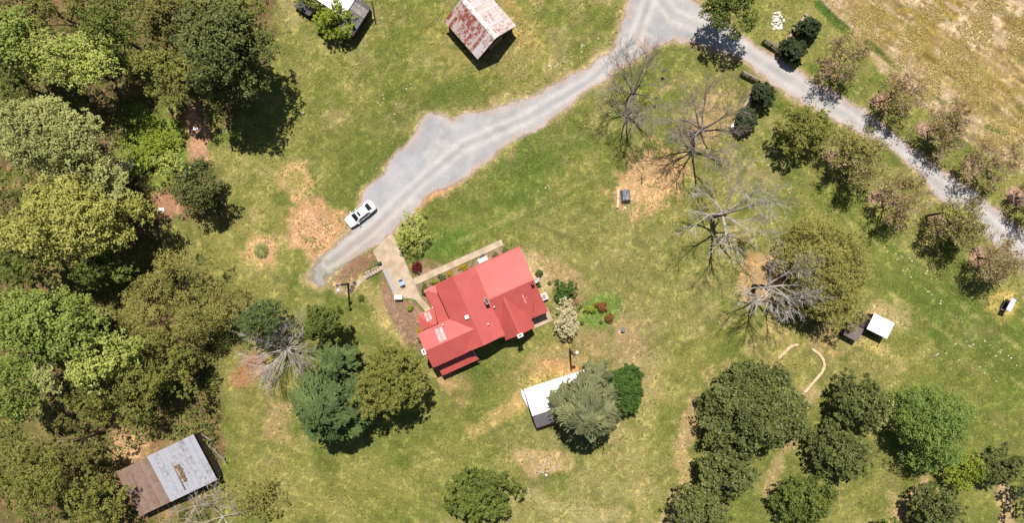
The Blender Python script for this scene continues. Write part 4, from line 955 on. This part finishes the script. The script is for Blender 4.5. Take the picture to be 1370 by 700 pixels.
# old tin shed in the wood
shed, L = frame('tin_shed', 'old open shed with silver and rusty tin roof among the trees at bottom left', 'shed', (184.3, 693.4), (290, 643), 2.8)
x0 = -L / 2; Dp = 7.2; xs = x0 + L * .41
sheets([(xs, 0, 2.6), (L / 2, 0, 2.6), (L / 2, Dp, 3.1), (xs, Dp, 3.1)], 9, TIN, shed, rows=2)
sheets([(x0, 0, 2.3), (xs + .1, 0, 2.42), (xs + .1, Dp - .1, 2.9), (x0, Dp - .1, 2.7)], 6, TINR, shed, rows=2)
boards((xs, Dp - .2), (L / 2 - .2, Dp - .2), 0, 2.9, WOODD, shed, .25); boards((L / 2 - .2, .3), (L / 2 - .2, Dp - .3), 0, 2.5, WOODD, shed, .25); boards((xs + .1, .4), (xs + .1, Dp - .3), 0, 2.3, WOODD, shed, .3)
for x in (x0 + .2, x0 + 2.3, xs, 1.2, 3.2, L / 2 - .3):
    b = MB(); b.box((x, .15, 1.15), (.16, .16, 2.3)); b.build('post', WOODD, shed)
b = MB(); b.box((1.6, 3.4, 2.98), (.12, 5.4, .05), 0.0); b.build('roof_strip', TINR, shed)
b = MB()
for i in range(170): 
    y = R.uniform(1.8, 4.3); b.box((2.2 + R.gauss(0, .16), y, 2.82 + y * .07 + .03), (R.uniform(.1, .3), .06, .03), R.uniform(0, 3))
tag(b.build('leaf_litter', mat('dead_leaves', lin((142, 112, 72), .7), .9, var=.3)), kind='stuff').parent = shed
for i, (x, y, an, ln) in enumerate([(5.9, 5.2, 112, 4.2), (6.5, 3.6, 116, 3.4), (6.9, 2.7, 105, 2.6), (6.2, 6.2, 120, 2.2)]):
    o_ = shed.matrix_basis @ Vector((x, y, 0)); mb = MB(); mb.box((0, 0, 0), (ln, .2, .06), math.radians(an) + shed.rotation_euler.z)
    o = mb.build('fallen_board', WOODG); o.location = (o_.x, o_.y, .35 + .12 * i); tag(o, ['long pale fallen board against the right wall of the old tin shed', 'pale board lying outermost by the right wall of the old tin shed', 'short bleached board near the front right corner of the old tin shed', 'short board near the back right corner of the old tin shed'][i], 'board', 'boards beside the old tin shed')

# white roofed shed under the silver conifer
ws, L = frame('white_roof_shed', 'shed with white metal roof mostly under the silvery conifer', 'shed', (712.2, 557), (737, 549), 3.2)
WM = mat('white_painted_metal', lin((246, 244, 246), .9), .4, var=.03); GM = mat('grey_painted_metal', lin((150, 146, 150), .55), .6, var=.1, scale=2)
# local x along the ridge, y up the white slope
xw = L / 2 + 6.2; x0 = -L / 2
o = MB().slab([(x0, 0, 3.2), (xw, 0, 3.2), (xw, 3.75, 2.3), (x0, 3.75, 2.3)], .06).build('roof', WM, ws); tag(ribs([(x0, 0, 3.2), (xw, 0, 3.2), (xw, 3.75, 2.3), (x0, 3.75, 2.3)], .5, .03, .025).build('roof_seam', WM, o), kind='stuff')
o = MB().slab([(x0, 0, 3.2), (xw, 0, 3.2), (xw, -2.05, 1.9), (x0, -2.05, 1.9)], .06).build('roof', GM, ws); tag(ribs([(x0, 0, 3.2), (xw, 0, 3.2), (xw, -2.05, 1.9), (x0, -2.05, 1.9)], .5, .03, .025).build('roof_seam', GM, o), kind='stuff')
block(x0 + .2, xw - .2, -1.8, 3.4, 1.95, par=ws, m=CREAM); b = MB(); b.box((xw - .15, .2, 1), (.06, .9, 1.9)); b.build('door', WOODG, ws)
fascia = MB().box(((x0 + xw) / 2, -2.1, 1.86), (xw - x0, .06, .14)).build('fascia', mat('maroon_trim', lin((110, 50, 50), .7), .7), ws)
# boat beside it
root = thing('canoe', 'upturned white canoe lying along the left wall of the white roofed shed', 'boat', G(705.5, 537), math.radians(-61))
mb = MB(); NS = 17; sec = 9
for i in range(NS):
    t = i / (NS - 1) * 2 - 1; w = .42 * max(.05, (1 - abs(t) ** 2.6)) ; hh = .38 * max(.15, (1 - abs(t) ** 3)) ** .5
    for k in range(sec):
        a = math.pi * k / (sec - 1); mb.v.append((t * 1.95, w * math.cos(a), .04 + hh * math.sin(a) ** .8 + .02))
for i in range(NS - 1):
    for k in range(sec - 1): mb.f.append((i * sec + k, i * sec + k + 1, (i + 1) * sec + k + 1, (i + 1) * sec + k))
mb.f.append(tuple(range(sec))[::-1]); mb.f.append(tuple((NS - 1) * sec + k for k in range(sec)))
mb.build('hull', WM, root, smooth=True)
b = MB(); b.box((0, 0, .47), (3.2, .03, .03)); b.build('keel', WM, root)
for s in (-1, 1):
    mb = MB(); mb.tube([(1.95 * t, s * (.42 * max(.05, 1 - abs(t) ** 2.6) + .01), .06) for t in [q / 8 - 1 for q in range(17)]], [.025] * 17, 5); mb.build('gunwale', DARK, root)

# pair of low sheds on the right
def lowshed(name, label, A, B, Cc, z, m, group=None, zb=None, wm=WOODD):
    """A left, B top, Cc right pixel corners of the roof"""
    a, b_, c = G(*A, z), G(*B, z), G(*Cc, z); d = a + (c - b_)
    root = thing(name, label, 'shed', ((a.x + c.x) / 2, (a.y + c.y) / 2, 0), math.atan2(c.y - b_.y, c.x - b_.x), group)
    w, l = (c - b_).length, (a - b_).length; zb = zb or z
    q = [(-w / 2, -l / 2, z), (w / 2, -l / 2, z), (w / 2, l / 2, zb), (-w / 2, l / 2, zb)]
    o = MB().slab(q, .07).build('roof', m, root); tag(ribs(q, .4, .04, .03).build('roof_seam', m, o), kind='stuff')
    w -= .3; l -= .3
    for s in (-1, 1):
        MB().box((0, s * l / 2, (z - .07) / 2), (w, .08, z - .1)).build('wall', wm, root); MB().box((s * (w / 2), 0, (z - .07) / 2), (.08, l - .1, z - .1)).build('wall', wm, root)
    MB().box((w / 5, -l / 2 - .05, .8), (.8, .04, 1.5)).build('door', WOODG, root)
    return root, w, l
BRN = mat('brown_grey_roofing', lin((140, 124, 120), .6), .8, var=.12, scale=1.5)
r1, w, l = lowshed('garden_shed', 'low shed with brown grey roof beside the very wide olive tree', (1126.9, 447.4), (1137, 431), (1156.6, 441), 1.6, BRN)
MB().box((.1, .1, 1.66), (.5, .55, .08)).build('roof_hatch', mat('hatch_grey', lin((164, 150, 140), .6), .8), r1)
lowshed('garden_shed', 'low shed with bright white roof right of the brown roofed one', (1160.6, 440.6), (1169, 419), (1196, 432.5), 2.1, WM)
a = G(1155, 429, .9); o = MB().box((0, 0, .45), (1.9, 2.0, .9), math.radians(-26)).build('tarp_covered_stack', mat('dark_tarp', lin((92, 74, 78), .5), .6, var=.3, scale=2, bump=.6, bscale=3), bevel=.12); o.location = (a.x, a.y, 0)
tag(o, 'dark purplish tarp covered stack between the brown roofed and white roofed sheds', 'tarp')
# outbuilding at the top with a dark lean-to
ob, L = frame('outbuilding', 'outbuilding with white and dark roofs at the top edge behind the round lime tree', 'shed', (470.9, 49), (496, 9.5), 2.3)
DG = sheetmat('dark_tin', lin((86, 80, 82), .55), lin((124, 116, 116), .6), 1.5); GG2 = sheetmat('grey_brown_tin', lin((134, 122, 112), .6), lin((164, 156, 150), .65), 2)
sheets([(-L / 2, 0, 2.2), (L / 2 + .1, 0, 2.2), (L / 2 + .1, 2.5, 2.5), (-L / 2, 2.5, 2.5)], 8, DG, ob, mats=lambda i, j: GG2 if i in (5, 6) else DG)
MB().slab([(-L / 2 + 1.6, 2.3, 2.75), (L / 2 - .2, 2.3, 2.75), (L / 2 - .2, 7.5, 3.4), (-L / 2 + 1.6, 7.5, 3.4)], .06).build('roof', WM, ob)
sheets([(L / 2 - .1, 1.6, 2.5), (L / 2 + .9, 1.2, 2.2), (L / 2 + 2.2, 4.8, 2.3), (L / 2 - .1, 5.6, 2.7)], 3, GG2, ob)
boards((-L / 2 + .2, .35), (L / 2, .35), 0, 2.1, WOODD, ob); boards((-L / 2 + .2, .4), (-L / 2 + .2, 7.2), 0, 2.15, WOODD, ob); boards((L / 2 - .3, .4), (L / 2 - .3, 7.2), 0, 2.1, WOODD, ob)
a = G(500, 18, 0); mb = MB(); mb.tube([(-.2, 1.6, .2), (.25, -.9, .45), (.3, -1.4, .1)], [.09, .08, .06], 6); o = mb.build('leaning_pole', WOODD, loc=(a.x, a.y, .3)); tag(o, 'dark timber leaning at the corner of the outbuilding at the top', 'timber')
root = thing('trailer', 'dark open farm trailer beside the low shrub at the top edge', 'trailer', G(409, 12), math.radians(-35))
MB().box((0, 0, .6), (2.6, 1.3, .08)).build('bed', DARK, root)
for s in (-1, 1):
    MB().box((0, s * .65, .8), (2.6, .05, .35)).build('side_board', WOODD, root); b = MB(); b.cyl((0, 0, -.09), .33, .18, 16); o = b.build('wheel', BLACKR, root); o.rotation_euler = (math.pi / 2, 0, 0); o.location = (0, s * .76, .33)
MB().tube([(1.3, 0, .55), (2.3, 0, .45)], [.05, .04], 6).build('drawbar', DARK, root)

# ------------------------------------------------------------------ concrete walks and steps
def gp(P): return [tuple(G(*p).xy) for p in P]
mb = MB(); mb.prism(gp([(499, 336), (523, 312), (529, 320), (552, 373.5), (556, 381.5), (557, 402), (550, 399.5), (530, 399)]), -.1, .05); tag(mb.build('concrete_drive_pad', CONC), kind='structure')
mb = MB(); mb.prism(gp([(552, 373.5), (670.5, 320.5), (673.5, 328), (556, 381.5)]), -.1, .055); tag(mb.build('front_walk', CONC), kind='structure')
mb = MB(); mb.prism(gp([(556, 381.5), (562, 396), (577, 413.5), (569, 416.5), (558, 404), (557, 402)]), -.1, .052); tag(mb.build('porch_walk', CONC), kind='structure')
BG = mat('bluish_gravel', lin((178, 176, 178), .75), .95, base2=lin((196, 178, 158), .75), scale=1.2, bump=.6, bscale=12)
mb = MB(); mb.prism(gp([(512, 362), (520, 361), (526, 375), (531, 394), (527, 394)]), -.05, .062); tag(mb.build('gravel_strip', BG), kind='structure')
st = thing('timber_steps', 'flight of timber edged garden steps with a rail beside the concrete pad', 'steps', G(498.5, 363.5), math.radians(28))
for i in range(6):
    MB().box((-1.05 + i * .42, 0, .06 + .03 * i), (.12, .75, .12)).build('step', WOODG, st); MB().box((-.84 + i * .42, 0, .03 + .03 * i), (.3, .75, .1)).build('tread_fill', CONC, st)
MB().box((0, -.46, .14), (2.6, .1, .22)).build('side_timber', WOODG, st)
MB().tube([(-1.3, .5, .95), (1.25, .5, 1.05)], [.04, .04], 6).build('handrail', DARK, st)
for x in (-1.25, 0, 1.2): MB().tube([(x, .5, 0), (x, .5, .98)], [.035, .035], 6).build('rail_post', DARK, st)
MB().box((1.5, .55, .35), (.5, .35, .7)).build('rail_end_box', DARK, st, bevel=.03)
mb = MB(); mb.prism(gp([(472, 380), (489, 367), (492, 371), (477, 386)]), -.05, .05); tag(mb.build('stepping_path', CONC), kind='structure')
STONEG = mat('grey_millstone', lin((150, 138, 120), .7), .9, var=.25, scale=5)
for i, (x, y) in enumerate([(474.5, 378.5), (471.5, 384), (469, 388.5)]):
    root = thing('round_planter', ['round stone planter nearest the timber steps', 'middle one of three round stone planters beside the utility pole', 'round stone planter farthest from the timber steps'][i], 'planter', G(x, y), 0, 'round stone planters beside the utility pole')
    MB().ring((0, 0, 0), .3, .2, .3).build('rim', STONEG, root); MB().cyl((0, 0, 0), .21, .2, 12).build('soil', WOODD, root)

# ------------------------------------------------------------------ the car
car = thing('parked_car', 'white four door car with sunroof parked at the edge of the gravel driveway', 'car', G(483.5, 286.5), math.radians(218))
CARW = mat('white_car_paint', (.86, .86, .87), .22, spec=.5); CG = mat('car_glass', (.015, .018, .022), .05, spec=.7)
mb = MB(); stn = [(-2.36, .62, .62, .5), (-2.3, .78, .9, .35), (-2.05, .86, 1.03, .22), (-1.5, .9, 1.05, .2), (-.6, .92, .98, .2), (.5, .92, .95, .2), (1.1, .91, .95, .2), (1.6, .89, .9, .2), (2.05, .83, .82, .24), (2.3, .7, .7, .34), (2.4, .5, .58, .45)]
for x, w, zt, zb in stn:
    for y, z in ((-.9 * w, zb), (-w, zb + .2 * (zt - zb) + .05), (-w, zt * .72 + .06), (-w * .95, zt - .06), (-w * .8, zt), (0, zt + .035), (w * .8, zt), (w * .95, zt - .06), (w, zt * .72 + .06), (w, zb + .2 * (zt - zb) + .05), (.9 * w, zb)): mb.v.append((x, y, z))
m_ = 11
for i in range(len(stn) - 1):
    for k in range(m_): mb.f.append((i * m_ + k, (i + 1) * m_ + k, (i + 1) * m_ + (k + 1) % m_, i * m_ + (k + 1) % m_))
mb.f.append(tuple(range(m_))); mb.f.append(tuple((len(stn) - 1) * m_ + k for k in range(m_))[::-1])
mb.build('body', CARW, car, smooth=True)
cab = [(-1.95, .74, .60, 1.0, 1.04), (-1.15, .8, .6, .98, 1.38), (-.6, .82, .62, .96, 1.44), (.1, .82, .63, .95, 1.45), (.45, .81, .61, .95, 1.41), (1.2, .8, .68, .92, .97)]
mb = MB()
for x, wb, wt, zb, zt in cab:
    for y, z in ((-wb, zb), (-wt, zt - .03), (-wt * .8, zt), (wt * .8, zt), (wt, zt - .03), (wb, zb)): mb.v.append((x, y, z))
for i in range(5):
    for k in range(5): mb.f.append((i * 6 + k, (i + 1) * 6 + k, (i + 1) * 6 + k + 1, i * 6 + k + 1))
mb.build('roof', CARW, car, smooth=True)
def quad(name, pts, m, off=.012):
    pts = [Vector(p) for p in pts]; n = (pts[1] - pts[0]).cross(pts[2] - pts[0]).normalized()
    if n.z < 0: n = -n
    b = MB(); k = len(pts); vs = [p + n * off for p in pts] + [p - n * .005 for p in pts]
    b.add(vs, [tuple(range(k)), tuple(range(k, 2 * k))[::-1]] + [(i, k + i, k + (i + 1) % k, (i + 1) % k) for i in range(k)]); return b.build(name, m, car)
quad('windshield', [(1.13, -.6, 1.01), (1.13, .6, 1.01), (.5, .5, 1.395), (.5, -.5, 1.395)], CG, .03)
quad('rear_window', [(-1.8, -.52, 1.12), (-1.8, .52, 1.12), (-1.2, .49, 1.375), (-1.2, -.49, 1.375)], CG, .03)
quad('sunroof', [(-.05, -.36, 1.455), (-.05, .36, 1.455), (.25, .36, 1.45), (.25, -.36, 1.45)], CG, .02)
for s in (-1, 1):
    for xa, xb in ((-1.0, -.5), (-.45, .12), (.17, .75)):
        f = lambda x, t: None
        b0, t0 = .81, .625; zt = 1.40 if xb < .5 else 1.33
        b = MB(); P4 = [(xa - (.3 if xa < -.9 else 0), s * .815, 1.0), (xb + (.15 if xb > .5 else 0), s * .815, 1.0), (xb if xb < .5 else .42, s * .64, zt), (xa, s * .64, 1.37)]
        P4 = [Vector(p) for p in P4]; n = Vector((0, s * .9, .4)).normalized(); vs = [p + n * .02 for p in P4] + [p for p in P4]
        b.add(vs, [(0, 1, 2, 3), (7, 6, 5, 4)] + [(i, 4 + i, 4 + (i + 1) % 4, (i + 1) % 4) for i in range(4)]); b.build('side_window', CG, car)
    MB().box((.95, s * 1.0, 1.0), (.14, .2, .13)).build('mirror', CARW, car, bevel=.03)
    MB().box((2.2, s * .62, .68), (.22, .3, .12)).build('headlight', mat('headlight_lens', (.7, .72, .75), .1), car, bevel=.03)
    MB().box((-2.27, s * .62, .82), (.12, .34, .14)).build('tail_light', mat('tail_light_lens', (.35, .01, .01), .2), car, bevel=.02)
    for x in (-1.4, 1.45):
        b = MB(); b.cyl((0, 0, -.11), .33, .22, 20); w = b.build('wheel', BLACKR, car); w.rotation_euler = (math.pi / 2, 0, 0); w.location = (x, s * .82, .33)
        b = MB(); b.cyl((0, 0, -.12), .2, .24, 12); b.build('rim', mat('rim_metal', (.5, .5, .52), .3, .9), w)
    for x in (-.55, .35): MB().box((x - .25, s * .925, .82), (.16, .03, .03)).build('door_handle', CARW, car)
MB().box((2.36, 0, .42), (.1, 1.1, .16)).build('grille', DARK, car, bevel=.03)
MB().box((-2.37, 0, .6), (.03, .5, .12)).build('number_plate', TRIM, car)

# ------------------------------------------------------------------ things round the house
# white bin / storage box
root = thing('storage_box', 'white lidded storage box standing at the bottom end of the concrete pad', 'box', G(534, 397.5))
MB().box((0, 0, .42), (1.1, .6, .82)).build('box_body', TRIM, root, bevel=.04); MB().box((0, 0, .88), (1.16, .66, .1)).build('lid', TRIM, root, bevel=.04); MB().box((0, -.33, .8), (.2, .04, .08)).build('latch', DARK, root)
BLU = mat('pale_blue_plastic', lin((176, 196, 224), .8), .4, var=.1)
root = thing('lounge_chair', 'pale blue garden chair standing on the concrete pad', 'chair', G(538.5, 379.5), math.radians(20))
MB().box((0, .1, .4), (.6, .7, .06)).build('seat', BLU, root, bevel=.02); MB().box((0, .52, .72), (.6, .08, .7), 0, Matrix.Rotation(-.35, 3, 'X')).build('backrest', BLU, root, bevel=.02)
for s in (-1, 1):
    MB().box((s * .33, .1, .6), (.08, .7, .05)).build('armrest', BLU, root)
    for y in (-.2, .4): MB().box((s * .28, y, .3), (.06, .06, .58)).build('leg', TRIM, root)
MB().box((0, -.35, .28), (.5, .3, .28)).build('footrest', DARK, root, bevel=.03)
root = thing('garden_bench', 'white slatted garden bench in front of the house wall', 'bench', G(646.5, 348), HA)
for i in range(5): MB().box((0, -.35 + i * .16, .45), (1.35, .12, .04)).build('slat', TRIM, root)
for i in range(5): MB().box((0, -.48, .6 + i * .12), (1.35, .04, .09)).build('back_slat', TRIM, root)
for s in (-1, 1):
    MB().box((s * .66, -.05, .7), (.09, .95, .06)).build('armrest', TRIM, root)
    for y in (-.45, .38): MB().box((s * .66, y, .35), (.08, .08, .7)).build('leg', TRIM, root)
a = house.matrix_basis @ Vector((.95, 5.45, 0)); root = thing('doormat', 'grey mat lying in front of the white bench', 'mat', G(645, 341.2), HA)
MB().box((0, 0, .03), (.75, .45, .03)).build('mat_panel', DARK, root); MB().ring((0, 0, .045), .16, .12, .01, 10).build('mat_ring', GM, root)
ac = thing('air_conditioner', 'pale outdoor air conditioning unit with dark fan at the right wall', 'air conditioner', G(727.5, 397), math.radians(22))
MB().box((0, 0, .06), (1.15, 1.15, .12)).build('base_slab', CONC, ac); MB().box((0, 0, .5), (.95, .95, .76)).build('casing', mat('beige_metal', lin((226, 218, 212), .8), .5), ac, bevel=.03)
MB().ring((0, 0, .88), .33, .29, .05, 20).build('fan_ring', DARK, ac)
for k in range(4): MB().box((.14 * math.cos(k * 1.571 + .4), .14 * math.sin(k * 1.571 + .4), .9), (.26, .1, .015), k * 1.571 + .4).build('fan_blade', DARK, ac)
MB().cyl((0, 0, .885), .07, .05, 10).build('fan_hub', DARK, ac)
dish = thing('satellite_dish', 'white satellite dish at the right wall of the house', 'satellite dish', G(717.5, 374.5))
mb = MB(); n = 20
for k, q in enumerate((0.02, .2, .36, .48)):
    for i in range(n): a = 2 * math.pi * i / n; mb.v.append((q * math.cos(a) * .8, q * math.sin(a), q * q * .45))
for k in range(3):
    for i in range(n): mb.f.append((k * n + i, k * n + (i + 1) % n, (k + 1) * n + (i + 1) % n, (k + 1) * n + i))
mb.f.append(tuple(range(n))[::-1]); o = mb.build('reflector', TRIM, dish, smooth=True); o.location = (0, 0, 1.3); o.rotation_euler = (.5, .5, 0)
sm = o.modifiers.new('thickness', 'SOLIDIFY'); sm.thickness = .02
MB().tube([(0, 0, 0), (-.05, .05, 1.3)], [.04, .04], 8).build('mast', GM, dish); MB().tube([(0, .1, 1.2), (.35, -.35, 1.75)], [.02, .02], 5).build('feed_arm', DARK, dish); MB().box((.35, -.35, 1.78), (.1, .1, .1)).build('receiver', DARK, dish)
root = thing('bird_bath', 'small pinkish stone bird bath with a plant beside the bare patch right of the house', 'bird bath', G(833, 441))
PKS = mat('pinkish_stone', lin((220, 182, 164), .8), .9, var=.1)
MB().cyl((0, 0, 0), .2, .1, 12, .14).build('foot', PKS, root); MB().cyl((0, 0, .1), .09, .45, 10).build('stem', PKS, root); MB().ring((0, 0, .55), .32, .24, .1, 16).build('rim', GM, root); MB().cyl((0, 0, .53), .25, .05, 14).build('basin', GM, root)
MB().box((-.45, -.35, .06), (.55, .25, .12), .4).build('edging_stone', PKS, root)
# utility poles
def pole(x, y, h, label, arm):
    root = thing('utility_pole', label, 'utility pole', G(x, y), 0, 'utility poles near the house')
    MB().tube([(0, 0, -.1), (0, 0, h)], [.17, .11], 10).build('pole', WOODD, root)
    MB().tube([(0, 0, h - .5), (arm[0], arm[1], h - .25)], [.035, .03], 6).build('lamp_arm', GREYC, root)
    a = MB(); a.cyl((arm[0], arm[1], h - .42), .24, .2, 12, .14); a.build('lamp_head', WM, root)
    MB().cyl((.22, 0, h - 1.3), .15, .5, 10).build('transformer', GM, root); MB().box((0, .14, 1.6), (.25, .12, .4)).build('meter_box', GM, root)
pole(466, 380, 7.0, 'dark utility pole with white lamp beside the three round planters', (.15, -.65)); pole(762.5, 468, 6.6, 'dark utility pole with white lamp above the white roofed shed', (.45, .35))
# tarp covered fire pit, plank
root = thing('covered_grill', 'grey tarp covered grill on the bare soil patch', 'grill', G(836.5, 262.5), math.radians(5))
TARP = mat('grey_tarp', lin((150, 150, 158), .6), .45, var=.35, scale=3, bump=1.0, bscale=4)
mb = MB(); nn_ = 9
for j in range(nn_):
    for i in range(nn_):
        u, v = i / 8 * 2 - 1, j / 8 * 2 - 1; e = max(abs(u), abs(v)); z = .95 - .06 * math.sin(u * 5 + v * 3) * 1 - (.85 if e > .99 else 0); sc = 1.06 if e > .99 else .95
        mb.v.append((u * .62 * sc, v * .82 * sc, z + R.uniform(-.05, .05) * (e < .99)))
for j in range(8):
    for i in range(8): mb.f.append((j * nn_ + i, j * nn_ + i + 1, (j + 1) * nn_ + i + 1, (j + 1) * nn_ + i))
mb.build('tarp', TARP, root); root.scale = (1.08, 1.08, 1.0)
for s in (-1, 1):
    for t in (-1, 1): MB().box((s * .5, t * .66, .4), (.07, .07, .8)).build('leg', DARK, root)
MB().box((0, 0, .6), (1.0, 1.3, .35)).build('firebox', DARK, root); MB().tube([(-.62, -.9, .5), (.66, -.84, .5)], [.03, .03], 6).build('handle', DARK, root)
root = thing('plank_bench', 'pale timber plank bench left of the tarp covered grill', 'bench', G(826.5, 265), math.radians(87))
MB().box((-.72, 0, .3), (1.38, .3, .06)).build('plank', WOODP, root); MB().box((.72, .02, .3), (1.38, .3, .06)).build('plank', WOODP, root)
for x in (-1, 1): MB().box((x, 0, .13), (.2, .26, .26)).build('support', WOODG, root)
# swing on the right
sw = thing('lawn_swing', 'white canopied lawn swing on a round straw coloured bed at the right edge', 'swing', G(1341, 407), math.radians(62))
MB().slab([(-.95, -.42, 1.75), (.95, -.42, 1.75), (.95, .42, 1.95), (-.95, .42, 1.95)], .05).build('canopy', mat('canopy_white', lin((216, 216, 228), .85), .6), sw)
for s in (-1, 1):
    for t in (-1, 1): MB().tube([(s * 1.0, t * .75, 0), (s * .97, 0, 1.8)], [.03, .03], 6).build('frame_leg', TRIM, sw)
MB().box((0, 0, .5), (1.5, .5, .06)).build('seat', DARK, sw); MB().box((0, -.28, .78), (1.5, .05, .5)).build('backrest', DARK, sw)
for s in (-1, 1): MB().tube([(s * .7, 0, .5), (s * .7, 0, 1.8)], [.015, .015], 5).build('hanger', DARK, sw)
# gate fences and walls by the road
def railfence(p, q, label):
    a, b = G(*p), G(*q); m = (a + b) / 2; root = thing('rail_fence', label, 'fence', (m.x, m.y, 0), math.atan2(b.y - a.y, b.x - a.x), 'short board fences at the gate'); L = (b - a).length
    for z in (.25, .6, .95): MB().box((0, .03, z), (L - .1, .05, .2)).build('rail', WOODG, root)
    MB().box((0, 0.0, 1.22), (L, .22, .05)).build('top_rail', WOODG, root)
    MB().tube([(-L / 2, .0, 1.2), (-L / 2 + .05, -.55, .0)], [.05, .05], 6).build('brace', WOODD, root); MB().tube([(L / 2, .0, 1.2), (L / 2 - .05, -.55, .0)], [.05, .05], 6).build('brace', WOODD, root)
    for x in (-L / 2 + .07, 0, L / 2 - .07): MB().box((x, -.07, .6), (.14, .14, 1.2)).build('post', WOODD, root)
railfence((1020, 55), (1041, 69), 'short board fence on the upper side of the road by the white stone heap'); railfence((990.5, 98), (1014.5, 110), 'short board fence on the lower side of the road')
CAPM = mat('pale_coping', lin((186, 160, 142), .75), .9, var=.15)
def gatewall(p, q, label, pier):
    a, b = G(*p), G(*q); m = (a + b) / 2; root = thing('gate_wall', label, 'wall', (m.x, m.y, 0), math.atan2(b.y - a.y, b.x - a.x), 'low masonry walls at the gate'); L = (b - a).length
    nb = int(L / .6)
    for k in range(3):
        for i in range(nb): MB().box((-L / 2 + (i + .5) * L / nb, 0, .14 + k * .27), (L / nb - .02, .3 - .02 * (i % 2), .25)).build('block', CAPM, root)
    for i in range(nb): MB().box((-L / 2 + (i + .5) * L / nb, 0, .86), (L / nb - .015, .38, .07)).build('coping', CAPM, root)
    for x, w in ((-L / 2 - .25, .5), (L / 2 + .2, .36)):
        MB().box((x, 0, .55), (w, w, 1.1)).build('pier', CAPM, root); MB().box((x, 0, 1.13), (w + .1, w + .1, .08)).build('pier_cap', WM if pier else CAPM, root)
gatewall((1041, 67), (1073.5, 24), 'low masonry wall on the upper side of the road with two dark evergreens', False); gatewall((1007, 121), (978, 169), 'low masonry wall on the lower side of the road with two dark evergreens', True)
# curved timber edging
def edging(P, label):
    pts = []
    for i in range(len(P) - 1):
        for k in range(4): t = k / 4; pts.append(G(P[i][0] * (1 - t) + P[i + 1][0] * t, P[i][1] * (1 - t) + P[i + 1][1] * t))
    pts.append(G(*P[-1])); c = sum(pts, Vector()) / len(pts); root = thing('bed_edging', label, 'edging', c, 0, 'pale edgings of the bed at the grove')
    for i in range(len(pts) - 1):
        a, b = pts[i] - c, pts[i + 1] - c; m = (a + b) / 2; MB().box((m.x, m.y, .07), ((b - a).length + .02, .3 + .04 * (i % 3), .16 + .01 * (i % 2)), math.atan2(b.y - a.y, b.x - a.x)).build('edging_stone', WOODP, root)
edging([(1040.5, 480), (1047, 474), (1054, 467), (1060, 462.5), (1068, 461)], 'pale edging at the left of the bed above the largest grove tree'); edging([(1086, 467), (1095, 473), (1101, 481), (1103, 489), (1099, 499), (1091, 508), (1083, 517), (1074, 528)], 'long curved pale edging at the right of the bed above the grove')
# feeders by the first bare tree, post with wire
for x, y, lab in [(886, 98, 'thin dark post with small feeder right of the first bare tree'), (875.5, 135, 'low dark post with feeder tray beside the first bare tree')]:
    root = thing('bird_feeder', lab, 'bird feeder', G(x, y), .4); MB().tube([(0, 0, 0), (0, 0, 1.5)], [.03, .03], 6).build('post', DARK, root)
    MB().box((0, 0, 1.5), (.4, .3, .05)).build('tray', DARK, root); MB().box((0, 0, 1.72), (.45, .36, .04)).build('roof', DARK, root); MB().box((0, 0, 1.61), (.2, .15, .18)).build('seed_box', DARK, root)
root = thing('stump', 'small sawn stump with cut branches on the dry patch near the bottom', 'stump', G(730.5, 635))
b = MB(); b.cyl((0, 0, 0), .32, .35, 12, .26); b.build('bark', BARK_D, root); b = MB(); b.cyl((0, 0, .35), .23, .012, 12); b.build('cut_face', WOODP, root)
for i, (x, y, a, l, lab) in enumerate([(727, 622, 1.25, 2.6, 'pale cut branch pointing up from the small stump'), (739, 627, .6, 2.4, 'pale cut branch lying right of the small stump'), (722, 632, 2.9, 1.6, 'pale cut branch lying left of the small stump')]):
    c = G(x, y); d = Vector((math.cos(a), math.sin(a), 0)) * l / 2; mb = MB(); mb.tube([-d, Vector((.1, .05, .04)), d], [.06, .05, .02], 6); mb.tube([(.1, .05, .04), d * .6 + Vector((.3, -.3, .08))], [.03, .012], 5); o = mb.build('cut_branch', BARK_P, loc=(c.x, c.y, .08)); tag(o, lab, 'branch', 'cut branches by the small stump')
mb = MB(); mb.tube([(-.8, .75, .2), (0, 0, .35), (.75, -.65, .2)], [.03, .03, .03], 6); c = G(839, 543); o = mb.build('plastic_pipe', TRIM, loc=(c.x, c.y, 2.6)); 
o.location.z = 0; o.scale = (1, 1, 1)
tag(o, 'thin white pipe lying at the foot of the vivid green bushy tree', 'pipe')
for x, y, s, lab in [(262, 172, .4, 'small white scrap lying on the bare soil at the wood edge'), (216, 280, .45, 'small white scrap on the red soil below the small dark tree'), (205, 625, .6, 'pale scrap sheet behind the back wall of the old tin shed')]:
    c = G(x, y); mb = MB(); mb.add([(-s, -s * .5, 0), (s, -s * .6, .02), (s * .8, s * .5, .06), (0, s * .3, .12), (-s * .8, s * .6, .02), (-s, -s * .5, -.02), (s, -s * .6, 0), (s * .8, s * .5, .04), (0, s * .3, .1), (-s * .8, s * .6, 0)], [(0, 1, 2, 3, 4), (9, 8, 7, 6, 5)] + [(i, 5 + i, 5 + (i + 1) % 5, (i + 1) % 5) for i in range(5)])
    tag(mb.build('scrap_sheet', WM, loc=(c.x, c.y, .05)), lab, 'scrap')
